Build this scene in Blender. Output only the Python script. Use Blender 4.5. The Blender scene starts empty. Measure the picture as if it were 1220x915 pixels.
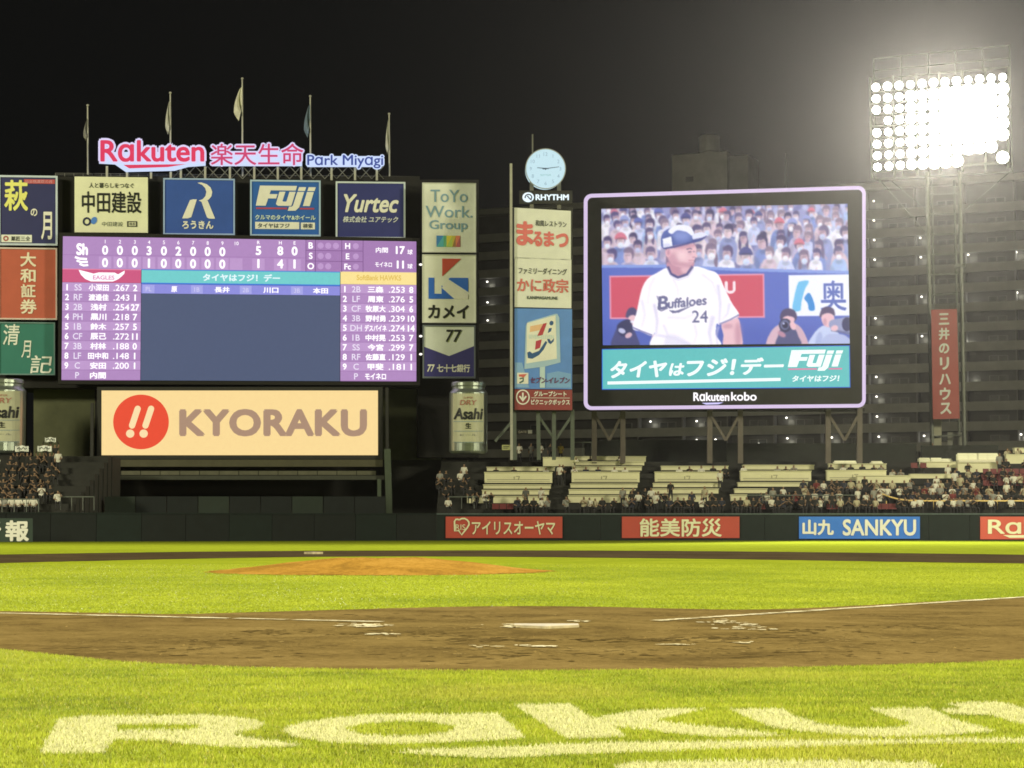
import bpy, bmesh, math, random
import numpy as np
from mathutils import Vector, Matrix

rng = random.Random(11)
nrg = np.random.default_rng(5)
scene = bpy.context.scene
COL = scene.collection

# ------------------------------------------------------------------ camera
PW, PH, FPX = 1220.0, 915.0, 2400.0
CAM_H = 0.733
PITCH = math.atan((627.0 - 457.5) / FPX)
cam_data = bpy.data.cameras.new("camera")
cam_data.sensor_fit = 'HORIZONTAL'
cam_data.sensor_width = 36.0
cam_data.lens = 36.0 * FPX / PW
cam_data.clip_start = 0.1
cam_data.clip_end = 2000.0
cam = bpy.data.objects.new("camera", cam_data)
COL.objects.link(cam)
cam.location = (0, 0, CAM_H)
cam.rotation_euler = (math.radians(90) + PITCH, 0, 0)
scene.camera = cam

# ------------------------------------------------------------------ night sky
world = bpy.data.worlds.new("World")
scene.world = world
world.use_nodes = True
bg = world.node_tree.nodes["Background"]
bg.inputs[0].default_value = (0.0040, 0.0042, 0.0040, 1)
bg.inputs[1].default_value = 1.0

# ------------------------------------------------------------------ stadium floodlights
WARM = (1.0, 0.93, 0.60)


def spot(name, loc, aim, intensity, size, blend, radius=1.5, col=WARM):
    """a bank of floodlights on one of the stadium's towers"""
    l = bpy.data.lights.new(name, 'SPOT')
    l.energy = intensity * 4 * math.pi
    l.spot_size = math.radians(size)
    l.spot_blend = blend
    l.shadow_soft_size = radius
    l.color = col
    o = bpy.data.objects.new(name, l)
    COL.objects.link(o)
    o.location = loc
    o.rotation_euler = (Vector(aim) - Vector(loc)).to_track_quat('-Z', 'Y').to_euler()
    return o


spot("floodlight_bank", (-62, -45, 40), (-3, 12, 0), 90000, 56, 0.9)
spot("floodlight_bank", (66, -42, 40), (3, 12, 0), 90000, 56, 0.9)
spot("floodlight_bank", (-92, 66, 42), (-6, 100, 2), 23500, 118, 0.6, 7.0)
spot("floodlight_bank", (92, 60, 42), (-6, 100, 2), 26000, 100, 0.6, 7.0)
spot("floodlight_bank", (-92, 66, 42), (-17, 84, 0), 40000, 38, 0.9, 5.0)

# ------------------------------------------------------------------ exposure
vs = scene.view_settings
vs.view_transform = 'Standard'
vs.look = 'None'
vs.exposure = 0.0
vs.gamma = 1.0
vs.use_curve_mapping = False
scene.cycles.use_denoising = True
scene.cycles.max_bounces = 6
scene.cycles.volume_bounces = 0
scene.cycles.filter_width = 1.7
scene.cycles.sample_clamp_indirect = 4.0


# ================================================================== helpers
def s2l(c):
    c = c / 255.0
    return c / 12.92 if c <= 0.04045 else ((c + 0.055) / 1.055) ** 2.4


def lin(rgb):
    return tuple(s2l(x) for x in rgb)


KS = (0.75, 0.70, 0.45)          # what a white vertical board shows under the warm floodlights


def alb(rgb):
    """base colour of a board from its floodlit colour"""
    return tuple(min(0.85, s2l(x) / k) for x, k in zip(rgb, KS))


MATS = {}


def paint(rgb, rough=0.6, var=0.12, scale=1.5, metal=0.0, raw=False, bump=0.0):
    """matt or glossy paint with faint dirt; rgb = base colour (linear)"""
    key = ('p', tuple(round(x, 4) for x in rgb), rough, var, scale, metal, bump)
    if key in MATS:
        return MATS[key]
    m = bpy.data.materials.new("paint")
    m.use_nodes = True
    nt = m.node_tree
    b = nt.nodes["Principled BSDF"]
    b.inputs["Roughness"].default_value = rough
    b.inputs["Metallic"].default_value = metal
    tc = nt.nodes.new("ShaderNodeTexCoord")
    nz = nt.nodes.new("ShaderNodeTexNoise")
    nz.inputs["Scale"].default_value = scale
    nz.inputs["Detail"].default_value = 6
    nz.inputs["Roughness"].default_value = 0.65
    nt.links.new(tc.outputs["Object"], nz.inputs["Vector"])
    mr = nt.nodes.new("ShaderNodeMapRange")
    mr.inputs[1].default_value = 0.3
    mr.inputs[2].default_value = 0.7
    mr.inputs[3].default_value = 1 - var
    mr.inputs[4].default_value = 1 + var
    nt.links.new(nz.outputs["Fac"], mr.inputs[0])
    mx = nt.nodes.new("ShaderNodeVectorMath")
    mx.operation = 'SCALE'
    mx.inputs[0].default_value = rgb
    nt.links.new(mr.outputs[0], mx.inputs["Scale"])
    nt.links.new(mx.outputs[0], b.inputs["Base Color"])
    if bump:
        bp = nt.nodes.new("ShaderNodeBump")
        bp.inputs["Strength"].default_value = bump
        nt.links.new(nz.outputs["Fac"], bp.inputs["Height"])
        nt.links.new(bp.outputs[0], b.inputs["Normal"])
    MATS[key] = m
    return m


def sign(rgb, **kw):
    return paint(alb(rgb), rough=0.55, var=0.07, scale=0.8, **kw)


def led(rgb, strength=1.0, var=0.06, stripe=0.0, stripe_scale=3.0, sample='NONE'):
    """light-emitting board: colour as seen, with the slight unevenness of its modules"""
    key = ('e', tuple(rgb), strength, var, stripe)
    if key in MATS:
        return MATS[key]
    m = bpy.data.materials.new("led")
    m.use_nodes = True
    nt = m.node_tree
    b = nt.nodes["Principled BSDF"]
    b.inputs["Base Color"].default_value = (0.01, 0.01, 0.01, 1)
    b.inputs["Roughness"].default_value = 0.5
    tc = nt.nodes.new("ShaderNodeTexCoord")
    nz = nt.nodes.new("ShaderNodeTexNoise")
    nz.inputs["Scale"].default_value = 4.0
    nz.inputs["Detail"].default_value = 8
    nz.inputs["Roughness"].default_value = 0.8
    nt.links.new(tc.outputs["Object"], nz.inputs["Vector"])
    mr = nt.nodes.new("ShaderNodeMapRange")
    mr.inputs[1].default_value = 0.25
    mr.inputs[2].default_value = 0.75
    mr.inputs[3].default_value = strength * (1 - var)
    mr.inputs[4].default_value = strength * (1 + var)
    nt.links.new(nz.outputs["Fac"], mr.inputs[0])
    out = mr.outputs[0]
    if stripe:
        wv = nt.nodes.new("ShaderNodeTexWave")
        wv.wave_type = 'BANDS'
        wv.bands_direction = 'X'
        wv.inputs["Scale"].default_value = stripe_scale
        wv.inputs["Distortion"].default_value = 0.3
        nt.links.new(tc.outputs["Object"], wv.inputs["Vector"])
        m2 = nt.nodes.new("ShaderNodeMapRange")
        m2.inputs[3].default_value = 1 - stripe
        m2.inputs[4].default_value = 1 + stripe
        nt.links.new(wv.outputs["Fac"], m2.inputs[0])
        mu = nt.nodes.new("ShaderNodeMath")
        mu.operation = 'MULTIPLY'
        nt.links.new(out, mu.inputs[0])
        nt.links.new(m2.outputs[0], mu.inputs[1])
        out = mu.outputs[0]
    b.inputs["Emission Color"].default_value = (*lin(rgb), 1)
    nt.links.new(out, b.inputs["Emission Strength"])
    try:
        m.cycles.emission_sampling = sample
    except Exception:
        pass
    MATS[key] = m
    return m


# ------------------------------------------------ measuring the place: a photo pixel -> a point at a known distance
CP, SP = math.cos(PITCH), math.sin(PITCH)


def ray(u, v):
    x, y = (u - PW / 2) / FPX, (PH / 2 - v) / FPX
    return Vector((x, CP - y * SP, SP + y * CP))


EYE = Vector((0, 0, CAM_H))


def at(u, v, Y):
    d = ray(u, v)
    return EYE + d * (Y / d.y)


def ground(u, v, z=0.0):
    d = ray(u, v)
    return EYE + d * ((z - CAM_H) / d.z)


class Plane:
    """an upright board face at distance Y, turned by yaw degrees"""

    def __init__(s, u, v, Y, yaw=0.0):
        a = math.radians(yaw)
        s.n = Vector((math.sin(a), -math.cos(a), 0))
        s.p = at(u, v, Y)

    def __call__(s, u, v, lift=0.0):
        d = ray(u, v)
        t = ((s.p + s.n * lift - EYE).dot(s.n)) / d.dot(s.n)
        return EYE + d * t


class Board:
    """local drawing coordinates on a plane: nominal rectangle -> four measured corners"""

    def __init__(s, plane, tl, tr, br, bl, rect):
        s.pl, s.c, s.r = plane, (tl, tr, br, bl), rect

    def __call__(s, a, b, lift=0.0):
        x0, y0, x1, y1 = s.r
        p, q = (a - x0) / (x1 - x0), (b - y0) / (y1 - y0)
        tl, tr, br, bl = s.c
        f = lambda i: (tl[i] * (1 - p) + tr[i] * p) * (1 - q) + (bl[i] * (1 - p) + br[i] * p) * q
        return s.pl(f(0), f(1), lift)

    @property
    def n(s):
        return s.pl.n


class Drum:
    """face of an upright cylinder (centre pixel u, distance Y, radius)"""

    def __init__(s, u, v, Y, R):
        s.c = at(u, v, Y)
        s.R = R

    def __call__(s, u, v, lift=0.0):
        d = ray(u, v)
        R = s.R + lift
        ox, oy = EYE.x - s.c.x, EYE.y - s.c.y
        A = d.x * d.x + d.y * d.y
        B = 2 * (ox * d.x + oy * d.y)
        C = ox * ox + oy * oy - R * R
        disc = max(0.0, B * B - 4 * A * C)
        return EYE + d * ((-B - math.sqrt(disc)) / (2 * A))


GLYPH = {}


def glyph(body, bold, shear, spacing=1.0):
    key = (body, bold, shear, spacing)
    if key in GLYPH:
        return GLYPH[key]
    c = bpy.data.curves.new("t", 'FONT')
    c.body = body
    c.offset = bold
    c.shear = shear
    c.space_character = spacing
    c.resolution_u = 4
    c.fill_mode = 'FRONT'
    o = bpy.data.objects.new("t", c)
    me = o.to_mesh()
    vs_ = [(v.co.x, v.co.y) for v in me.vertices]
    fs = [tuple(p.vertices) for p in me.polygons]
    o.to_mesh_clear()
    bpy.data.objects.remove(o)
    bpy.data.curves.remove(c)
    GLYPH[key] = (vs_, fs)
    return GLYPH[key]


class MB:
    """collects faces in world space; build() links them as ONE mesh object"""

    def __init__(s):
        s.v, s.f, s.mi, s.ms = [], [], [], []
        s.smooth = False

    def m(s, mat):
        if mat not in s.ms:
            s.ms.append(mat)
        return s.ms.index(mat)

    def add(s, vs_, fs, mat):
        b = len(s.v)
        k = s.m(mat)
        s.v += [tuple(p) for p in vs_]
        for f in fs:
            s.f.append(tuple(b + i for i in f))
            s.mi.append(k)
        return s

    def flat(s, mp, pts, mat, lift=0.0):
        return s.add([mp(a, b, lift) for a, b in pts], [tuple(range(len(pts)))], mat)

    def rect(s, mp, a0, b0, a1, b1, mat, lift=0.0):
        return s.flat(mp, [(a0, b0), (a1, b0), (a1, b1), (a0, b1)], mat, lift)

    def slab(s, mp, pts, mat, lift=0.0, thick=0.15):
        """outline with real thickness going back from the face"""
        n = len(pts)
        f = [mp(a, b, lift) for a, b in pts]
        back = -mp.n * thick
        g = [p + back for p in f]
        fs = [tuple(range(n)), tuple(range(2 * n - 1, n - 1, -1))]
        fs += [(i, i + n, (i + 1) % n + n, (i + 1) % n) for i in range(n)]
        return s.add(f + g, fs, mat)

    def slab_rect(s, mp, a0, b0, a1, b1, mat, lift=0.0, thick=0.15):
        return s.slab(mp, [(a0, b0), (a1, b0), (a1, b1), (a0, b1)], mat, lift, thick)

    def ell(s, mp, a, b, ra, rb, mat, lift=0.0, n=24, rot=0.0, a0=0, a1=360):
        c, sn = math.cos(math.radians(rot)), math.sin(math.radians(rot))
        pts = []
        full = abs(a1 - a0) >= 360
        for i in range(n if full else n + 1):
            t = math.radians(a0 + (a1 - a0) * i / n)
            x, y = ra * math.cos(t), rb * math.sin(t)
            pts.append((a + x * c - y * sn, b + x * sn + y * c))
        return s.flat(mp, pts, mat, lift)

    def ring(s, mp, a, b, ra, rb, w, mat, lift=0.0, n=28, a0=0.0, a1=360.0, wb=None):
        vs_ = []
        wb = w if wb is None else wb
        for i in range(n + 1):
            t = math.radians(a0 + (a1 - a0) * i / n)
            vs_ += [mp(a + ra * math.cos(t), b + rb * math.sin(t), lift),
                    mp(a + (ra - w) * math.cos(t), b + (rb - wb) * math.sin(t), lift)]
        return s.add(vs_, [(2 * i, 2 * i + 2, 2 * i + 3, 2 * i + 1) for i in range(n)], mat)

    def stroke(s, mp, pts, w, mat, lift=0.0, w1=None):
        """a painted band along a line of points"""
        n = len(pts)
        vs_ = []
        w1 = w if w1 is None else w1
        for i in range(n):
            a, b = pts[max(0, i - 1)], pts[min(n - 1, i + 1)]
            dx, dy = b[0] - a[0], b[1] - a[1]
            L = math.hypot(dx, dy) or 1
            ww = (w + (w1 - w) * i / max(1, n - 1)) / 2
            vs_ += [mp(pts[i][0] - dy / L * ww, pts[i][1] + dx / L * ww, lift),
                    mp(pts[i][0] + dy / L * ww, pts[i][1] - dx / L * ww, lift)]
        return s.add(vs_, [(2 * i, 2 * i + 1, 2 * i + 3, 2 * i + 2) for i in range(n - 1)], mat)

    def text(s, mp, body, a0, b0, a1, b1, mat, bold=0.0, shear=0.0, lift=0.03, spacing=1.0, grow=0.0):
        if bold or grow or any(ord(ch) > 0x2000 for ch in body):      # thickened by overlapping strokes
            g_, _f = glyph(body, 0.0, shear, spacing)
            xs, ys = [p[0] for p in g_], [p[1] for p in g_]
            X0, X1, Y0, Y1 = min(xs), max(xs), min(ys), max(ys)
            e = bold * 0.8
            kx, ky = (a1 - a0) / max(1e-6, X1 - X0 + 2 * e), (b1 - b0) / max(1e-6, Y1 - Y0 + 2 * e)
            rr = e + grow * 0.9
            dirs = [(0, 0)] + ([(math.cos(i * math.pi / 4) * rr, math.sin(i * math.pi / 4) * rr) for i in range(8)] if grow else ([(math.cos(i * math.pi / 3) * rr, math.sin(i * math.pi / 3) * rr) for i in range(6)] if rr else []))
            if grow:
                dirs += [(x_ * .5, y_ * .5) for x_, y_ in dirs[1:]]
            for q, (ox, oy) in enumerate(dirs):
                s.add([mp(a0 + (x + ox - X0 + e) * kx, b1 - (y + oy - Y0 + e) * ky, lift + q * .0012) for x, y in g_], _f, mat)
            return s
        vs_, fs = glyph(body, bold + grow, shear, spacing)
        if not vs_:
            return s
        base = vs_ if not grow else glyph(body, bold, shear, spacing)[0]
        xs, ys = [p[0] for p in base], [p[1] for p in base]
        X0, X1, Y0, Y1 = min(xs), max(xs), min(ys), max(ys)
        kx, ky = (a1 - a0) / max(1e-6, X1 - X0), (b1 - b0) / max(1e-6, Y1 - Y0)
        return s.add([mp(a0 + (x - X0) * kx, b1 - (y - Y0) * ky, lift) for x, y in vs_], fs, mat)

    def box(s, x0, x1, y0, y1, z0, z1, mat):
        vs_ = [(x, y, z) for x in (x0, x1) for y in (y0, y1) for z in (z0, z1)]
        return s.add(vs_, [(0, 1, 3, 2), (4, 6, 7, 5), (0, 4, 5, 1), (2, 3, 7, 6), (0, 2, 6, 4), (1, 5, 7, 3)], mat)

    def tube(s, p, q, r, mat, n=8, r1=None):
        p, q = Vector(p), Vector(q)
        r1 = r if r1 is None else r1
        d = (q - p).normalized()
        a = d.orthogonal().normalized()
        b = d.cross(a)
        vs_ = []
        for c, rr in ((p, r), (q, r1)):
            vs_ += [c + (a * math.cos(2 * math.pi * i / n) + b * math.sin(2 * math.pi * i / n)) * rr for i in range(n)]
        fs = [(i, (i + 1) % n, (i + 1) % n + n, i + n) for i in range(n)] + [tuple(range(n - 1, -1, -1)), tuple(range(n, 2 * n))]
        return s.add(vs_, fs, mat)

    def beam(s, p, q, w, mat):
        return s.tube(p, q, w * 0.7071, mat, n=4)

    def lathe(s, c, prof, mat, n=32):
        vs_ = []
        for r, z in prof:
            vs_ += [(c[0] + r * math.cos(2 * math.pi * i / n), c[1] + r * math.sin(2 * math.pi * i / n), c[2] + z) for i in range(n)]
        fs = []
        for k in range(len(prof) - 1):
            fs += [(k * n + i, k * n + (i + 1) % n, (k + 1) * n + (i + 1) % n, (k + 1) * n + i) for i in range(n)]
        fs += [tuple(range(n - 1, -1, -1)), tuple((len(prof) - 1) * n + i for i in range(n))]
        return s.add(vs_, fs, mat)

    def build(s, name, parent=None, smooth=False):
        o0 = ORIGIN.get(parent.name, Vector((0, 0, 0))) if parent else None
        vv = s.v
        if parent is None:
            xs = np.array(vv)
            lo, hi = xs.min(0), xs.max(0)
            o0 = Vector(((lo[0] + hi[0]) / 2, (lo[1] + hi[1]) / 2, lo[2]))
        me = bpy.data.meshes.new(name)
        me.from_pydata([(a - o0.x, b - o0.y, c - o0.z) for a, b, c in vv], [], s.f)
        for mt in s.ms:
            me.materials.append(mt)
        me.polygons.foreach_set("material_index", s.mi)
        if smooth or s.smooth:
            me.polygons.foreach_set("use_smooth", [True] * len(me.polygons))
        o = bpy.data.objects.new(name, me)
        COL.objects.link(o)
        if parent:
            o.parent = parent
        else:
            o.location = o0
        ORIGIN[o.name] = Vector(o0)
        return o


ORIGIN = {}


def tag(o, label=None, cat=None, group=None, kind=None):
    if label:
        o["label"] = label
    if cat:
        o["category"] = cat
    if group:
        o["group"] = group
    if kind:
        o["kind"] = kind
    return o


def thing(name, loc, label, cat, group=None):
    o = bpy.data.objects.new(name, None)
    COL.objects.link(o)
    o.location = loc
    o.empty_display_size = 0.3
    ORIGIN[o.name] = Vector(loc)
    return tag(o, label, cat, group)


def structure(o):
    return tag(o, kind="structure")


STEEL = paint((0.16, 0.16, 0.155), rough=0.5, var=0.15)
PALE_STEEL = paint((0.42, 0.42, 0.40), rough=0.5, var=0.12)
DARK_STEEL = paint((0.018, 0.019, 0.018), rough=0.7, var=0.2)
BLACK = paint((0.006, 0.006, 0.006), rough=0.8, var=0.2)

# ================================================================== GROUND
def grass_mat(name, c0, c1, scale):
    m = bpy.data.materials.new(name)
    m.use_nodes = True
    nt = m.node_tree
    b = nt.nodes["Principled BSDF"]
    b.inputs["Roughness"].default_value = 0.85
    b.inputs["Specular IOR Level"].default_value = 0.0
    tc = nt.nodes.new("ShaderNodeTexCoord")
    n1 = nt.nodes.new("ShaderNodeTexNoise")
    n1.inputs["Scale"].default_value = 0.55
    n1.inputs["Detail"].default_value = 7
    n1.inputs["Roughness"].default_value = 0.7
    n2 = nt.nodes.new("ShaderNodeTexNoise")
    n2.inputs["Scale"].default_value = scale
    n2.inputs["Detail"].default_value = 4
    n2.inputs["Roughness"].default_value = 0.8
    for n in (n1, n2):
        nt.links.new(tc.outputs["Object"], n.inputs["Vector"])
    mx = nt.nodes.new("ShaderNodeMath")
    mx.operation = 'MULTIPLY_ADD'
    mx.inputs[1].default_value = 0.55
    nt.links.new(n1.outputs["Fac"], mx.inputs[0])
    m2 = nt.nodes.new("ShaderNodeMath")
    m2.operation = 'MULTIPLY'
    m2.inputs[1].default_value = 0.45
    nt.links.new(n2.outputs["Fac"], m2.inputs[0])
    nt.links.new(m2.outputs[0], mx.inputs[2])
    cr = nt.nodes.new("ShaderNodeValToRGB")
    cr.color_ramp.elements[0].position = 0.36
    cr.color_ramp.elements[0].color = (*c0, 1)
    cr.color_ramp.elements[1].position = 0.64
    cr.color_ramp.elements[1].color = (*c1, 1)
    nt.links.new(mx.outputs[0], cr.inputs[0])
    nt.links.new(cr.outputs[0], b.inputs["Base Color"])
    bp = nt.nodes.new("ShaderNodeBump")
    bp.inputs["Strength"].default_value = 0.5
    bp.inputs["Distance"].default_value = 0.05
    nt.links.new(n2.outputs["Fac"], bp.inputs["Height"])
    nt.links.new(bp.outputs[0], b.inputs["Normal"])
    return m


def soil_mat(name, c0, c1, c2, scale=3.0):
    m = bpy.data.materials.new(name)
    m.use_nodes = True
    nt = m.node_tree
    b = nt.nodes["Principled BSDF"]
    b.inputs["Roughness"].default_value = 0.95
    b.inputs["Specular IOR Level"].default_value = 0.0
    tc = nt.nodes.new("ShaderNodeTexCoord")
    n1 = nt.nodes.new("ShaderNodeTexNoise")
    n1.inputs["Scale"].default_value = scale * 0.35
    n1.inputs["Detail"].default_value = 10
    n1.inputs["Roughness"].default_value = 0.75
    n1.inputs["Distortion"].default_value = 0.4
    n2 = nt.nodes.new("ShaderNodeTexNoise")
    n2.inputs["Scale"].default_value = scale * 6
    n2.inputs["Detail"].default_value = 6
    n2.inputs["Roughness"].default_value = 0.8
    for n in (n1, n2):
        nt.links.new(tc.outputs["Object"], n.inputs["Vector"])
    mx = nt.nodes.new("ShaderNodeMix")
    mx.data_type = 'FLOAT'
    mx.inputs[0].default_value = 0.4
    nt.links.new(n1.outputs["Fac"], mx.inputs[2])
    nt.links.new(n2.outputs["Fac"], mx.inputs[3])
    cr = nt.nodes.new("ShaderNodeValToRGB")
    e = cr.color_ramp.elements
    e[0].position, e[0].color = 0.42, (*c0, 1)
    e[1].position, e[1].color = 0.60, (*c2, 1)
    k = e.new(0.50)
    k.color = (*c1, 1)
    nt.links.new(mx.outputs[0], cr.inputs[0])
    nt.links.new(cr.outputs[0], b.inputs["Base Color"])
    bp = nt.nodes.new("ShaderNodeBump")
    bp.inputs["Strength"].default_value = 0.7
    bp.inputs["Distance"].default_value = 0.04
    nt.links.new(mx.outputs[0], bp.inputs["Height"])
    nt.links.new(bp.outputs[0], b.inputs["Normal"])
    return m


GRASS = grass_mat("grass_ground", (0.125, 0.160, 0.010), (0.205, 0.236, 0.018), 9.0)
DIRT = soil_mat("infield_soil", (0.070, 0.049, 0.020), (0.112, 0.079, 0.031), (0.150, 0.108, 0.045))
DARKDIRT = soil_mat("skin_soil", (0.030, 0.022, 0.013), (0.042, 0.031, 0.018), (0.058, 0.043, 0.025), 1.2)
CLAY = soil_mat("mound_clay", (0.16, 0.088, 0.018), (0.245, 0.133, 0.026), (0.31, 0.180, 0.042), 2.2)
CHALK = soil_mat("chalk", (0.22, 0.18, 0.10), (0.42, 0.38, 0.28), (0.56, 0.53, 0.45), 9.0)
TURF_PAINT = soil_mat("turf_paint", (0.27, 0.28, 0.13), (0.33, 0.33, 0.17), (0.37, 0.36, 0.20), 5.0)


def zg(y):
    return -0.152 * min(1.0, max(0.0, (y - 64.0) / 48.0))


# one sheet of turf out to behind the stands and the flats
xs = [-250, -120, -60, -30, -15, 0, 15, 30, 60, 120, 250]
ys = [-45, -5, 4, 10, 20, 40, 64, 76, 88, 100, 112, 125, 180, 345]
g = MB()
g.add([(x, y, zg(y)) for y in ys for x in xs],
      [(j * len(xs) + i, j * len(xs) + i + 1, (j + 1) * len(xs) + i + 1, (j + 1) * len(xs) + i)
       for j in range(len(ys) - 1) for i in range(len(xs) - 1)], GRASS)
structure(g.build("field"))


def densify(pts, step, closed=True):
    out = []
    n = len(pts)
    for i in range(n if closed else n - 1):
        a, b = pts[i], pts[(i + 1) % n]
        L = math.hypot(b[0] - a[0], b[1] - a[1])
        k = max(1, int(L / step))
        out += [(a[0] + (b[0] - a[0]) * j / k, a[1] + (b[1] - a[1]) * j / k) for j in range(k)]
    if not closed:
        out.append(pts[-1])
    return out


def smooth_line(pts, n=10):
    """Catmull-Rom through measured points"""
    out = []
    P = [pts[0]] + list(pts) + [pts[-1]]
    for i in range(1, len(P) - 2):
        p0, p1, p2, p3 = P[i - 1], P[i], P[i + 1], P[i + 2]
        for k in range(n):
            t = k / n
            out.append(tuple(0.5 * ((2 * p1[c]) + (-p0[c] + p2[c]) * t + (2 * p0[c] - 5 * p1[c] + 4 * p2[c] - p3[c]) * t * t + (-p0[c] + 3 * p1[c] - 3 * p2[c] + p3[c]) * t ** 3) for c in (0, 1)))
    out.append(tuple(pts[-1]))
    return out


def gxy(pts):
    return [tuple(ground(u, v)[:2]) for u, v in pts]


def sheet(name, pts_xy, z, mat, wob=0.0, step=0.25):
    p = densify(pts_xy, step)
    p = [(x + nrg.normal() * wob, y + nrg.normal() * wob) for x, y in p]
    m = MB()
    m.add([(x, y, z) for x, y in p], [tuple(range(len(p)))], mat)
    return structure(m.build(name))


home_low = smooth_line([(-800, 733), (-500, 750), (-220, 768), (-90, 771), (0, 775), (60, 781), (150, 790), (250, 795), (400, 799), (560, 800.5), (700, 800), (850, 798.5), (950, 796.5), (1050, 794), (1150, 791), (1220, 787.5), (1320, 783), (1450, 768), (1700, 728), (1950, 700)])
home_up = smooth_line([(1950, 663), (1700, 679), (1450, 695.5), (1320, 704.4), (1220, 711.2), (1100, 717.6), (1000, 723.0), (930, 726.0), (870, 726.6), (810, 725.6), (700, 723.2), (610, 722.6), (520, 723.8), (420, 726.5), (330, 729), (210, 732), (120, 730.6), (0, 728.5), (-90, 727), (-220, 724.5), (-500, 718), (-800, 711)])
HOME_POLY = gxy(home_low) + gxy(home_up)
sheet("home_plate_dirt", HOME_POLY, 0.004, DIRT, 0.012, 0.10)
band_out = [(-750, 676), (-450, 668.5), (-160, 663), (0, 660.8), (150, 658.5), (300, 656.8), (450, 656), (610, 655.8), (800, 656.5), (950, 657.8), (1100, 659.5), (1220, 661), (1400, 664), (1650, 669.5), (1900, 678)]
band_in = [(1900, 697), (1650, 684), (1400, 675), (1220, 671.5), (1100, 670), (950, 667.5), (800, 665.5), (610, 663.6), (450, 663), (300, 664.5), (150, 667.5), (0, 671), (-160, 675), (-450, 682.5), (-750, 695)]
sheet("infield_dirt", gxy(smooth_line(band_out) + smooth_line(band_in)), 0.004, DARKDIRT, 0.05, 0.5)

# pitcher's mound
MC = ground(452, 627 + 1760 / 32.7)
mo = MB()
rings = [(0.0, .215), (0.7, .212), (1.0, .19), (1.5, .135), (2.0, .08), (2.35, .035), (2.62, .012), (2.78, 0.005)]
NS = 96
wobr = [1 + 0.035 * math.sin(5 * 2 * math.pi * i / NS + 1) + 0.03 * nrg.normal() for i in range(NS)]
vv, ff = [], []
for k, (r, z) in enumerate(rings):
    for i in range(NS):
        t = 2 * math.pi * i / NS
        rr = r * (wobr[i] if k >= 6 else 1)
        vv.append((MC.x + rr * math.cos(t), MC.y + rr * math.sin(t), z + (nrg.normal() * .006 if 0 < k < 7 else 0)))
for k in range(len(rings) - 1):
    ff += [(k * NS + i, k * NS + (i + 1) % NS, (k + 1) * NS + (i + 1) % NS, (k + 1) * NS + i) for i in range(NS)]
mo.add(vv, ff, CLAY)
structure(mo.build("pitching_mound_terrain", smooth=True))

# loose clay trodden off the mound onto the turf round it
crumb = MB()
for _ in range(450):
    t = rng.random() * 6.283
    rr = 2.60 + abs(rng.gauss(0, .10))
    cx_, cy_ = MC.x + rr * math.cos(t), MC.y + rr * math.sin(t)
    a = .02 + .07 * rng.random() ** 2
    crumb.add([(cx_ + a * math.cos(6.283 * i / 7) * rng.uniform(.6, 1.3), cy_ + a * math.sin(6.283 * i / 7) * rng.uniform(.6, 1.3), .006 + rng.random() * .004) for i in range(7)], [tuple(range(7))], CLAY)
tag(crumb.build("dirt"), kind="stuff")

# chalk lines: broken bands of chalk
def chalk_line(name, a, b, w0, w1, z, gaps=0.18, clear=0.0):
    """a, b: pixels of the ends; a worn band of chalk in one mesh, edges ragged"""
    A, B = ground(*a), ground(*b)
    L = (B - A).length
    d = (B - A).normalized()
    nrm = Vector((-d.y, d.x, 0))
    k = int(L / 0.06)
    m = MB()
    for i in range(k):
        t0, t1 = i / k, (i + 1) / k
        p, q = A + d * L * t0, A + d * L * t1
        wl = (w0 + (w1 - w0) * t0)
        if nrg.random() < gaps:
            continue
        l, r = wl * (.5 + .25 * (nrg.random() - .5)), wl * (.5 + .25 * (nrg.random() - .5))
        m.add([tuple((p + nrm * l))[:2] + (z,), tuple((q + nrm * l))[:2] + (z,), tuple((q - nrm * r))[:2] + (z,), tuple((p - nrm * r))[:2] + (z,)], [(0, 1, 2, 3)], CHALK)
    return structure(m.build(name))


chalk_line("chalk_line", (-780, 713.45), (455, 741.8), 0.15, 0.11, 0.009, 0.04)
chalk_line("chalk_line", (780, 740.5), (1850, 671.4), 0.11, 0.16, 0.009, 0.06)


def chalk_smear(name, spots):
    m = MB()
    for u, v, w, h, n in spots:
        for _ in range(n):
            c = ground(u + nrg.normal() * w * 1.15, v + nrg.normal() * h)
            a, b = 0.012 + 0.035 * nrg.random() ** 2, 0.008 + 0.02 * nrg.random() ** 2
            k = 7
            m.add([(c.x + a * math.cos(6.283 * i / k) * (0.7 + .6 * nrg.random()), c.y + b * 2 * math.sin(6.283 * i / k) * (0.7 + .6 * nrg.random()), 0.0105 + nrg.random() * .001) for i in range(k)], [tuple(range(k))], CHALK)
    return structure(m.build(name))


chalk_smear("chalk_marking", [(440, 746.5, 11, 1.0, 60), (455, 757, 9, .4, 16), (612, 747, 10, .9, 34), (690, 741.5, 6, .5, 12), (645, 771.6, 8, .35, 14), (622, 770.5, 3, .3, 4), (808, 769.4, 10, .35, 22), (886, 767.2, 5, .5, 12), (862, 742, 10, 1.4, 34), (885, 747, 12, 1.6, 22), (900, 751, 14, 1.2, 14), (572, 771, 8, .8, 6)])

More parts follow.
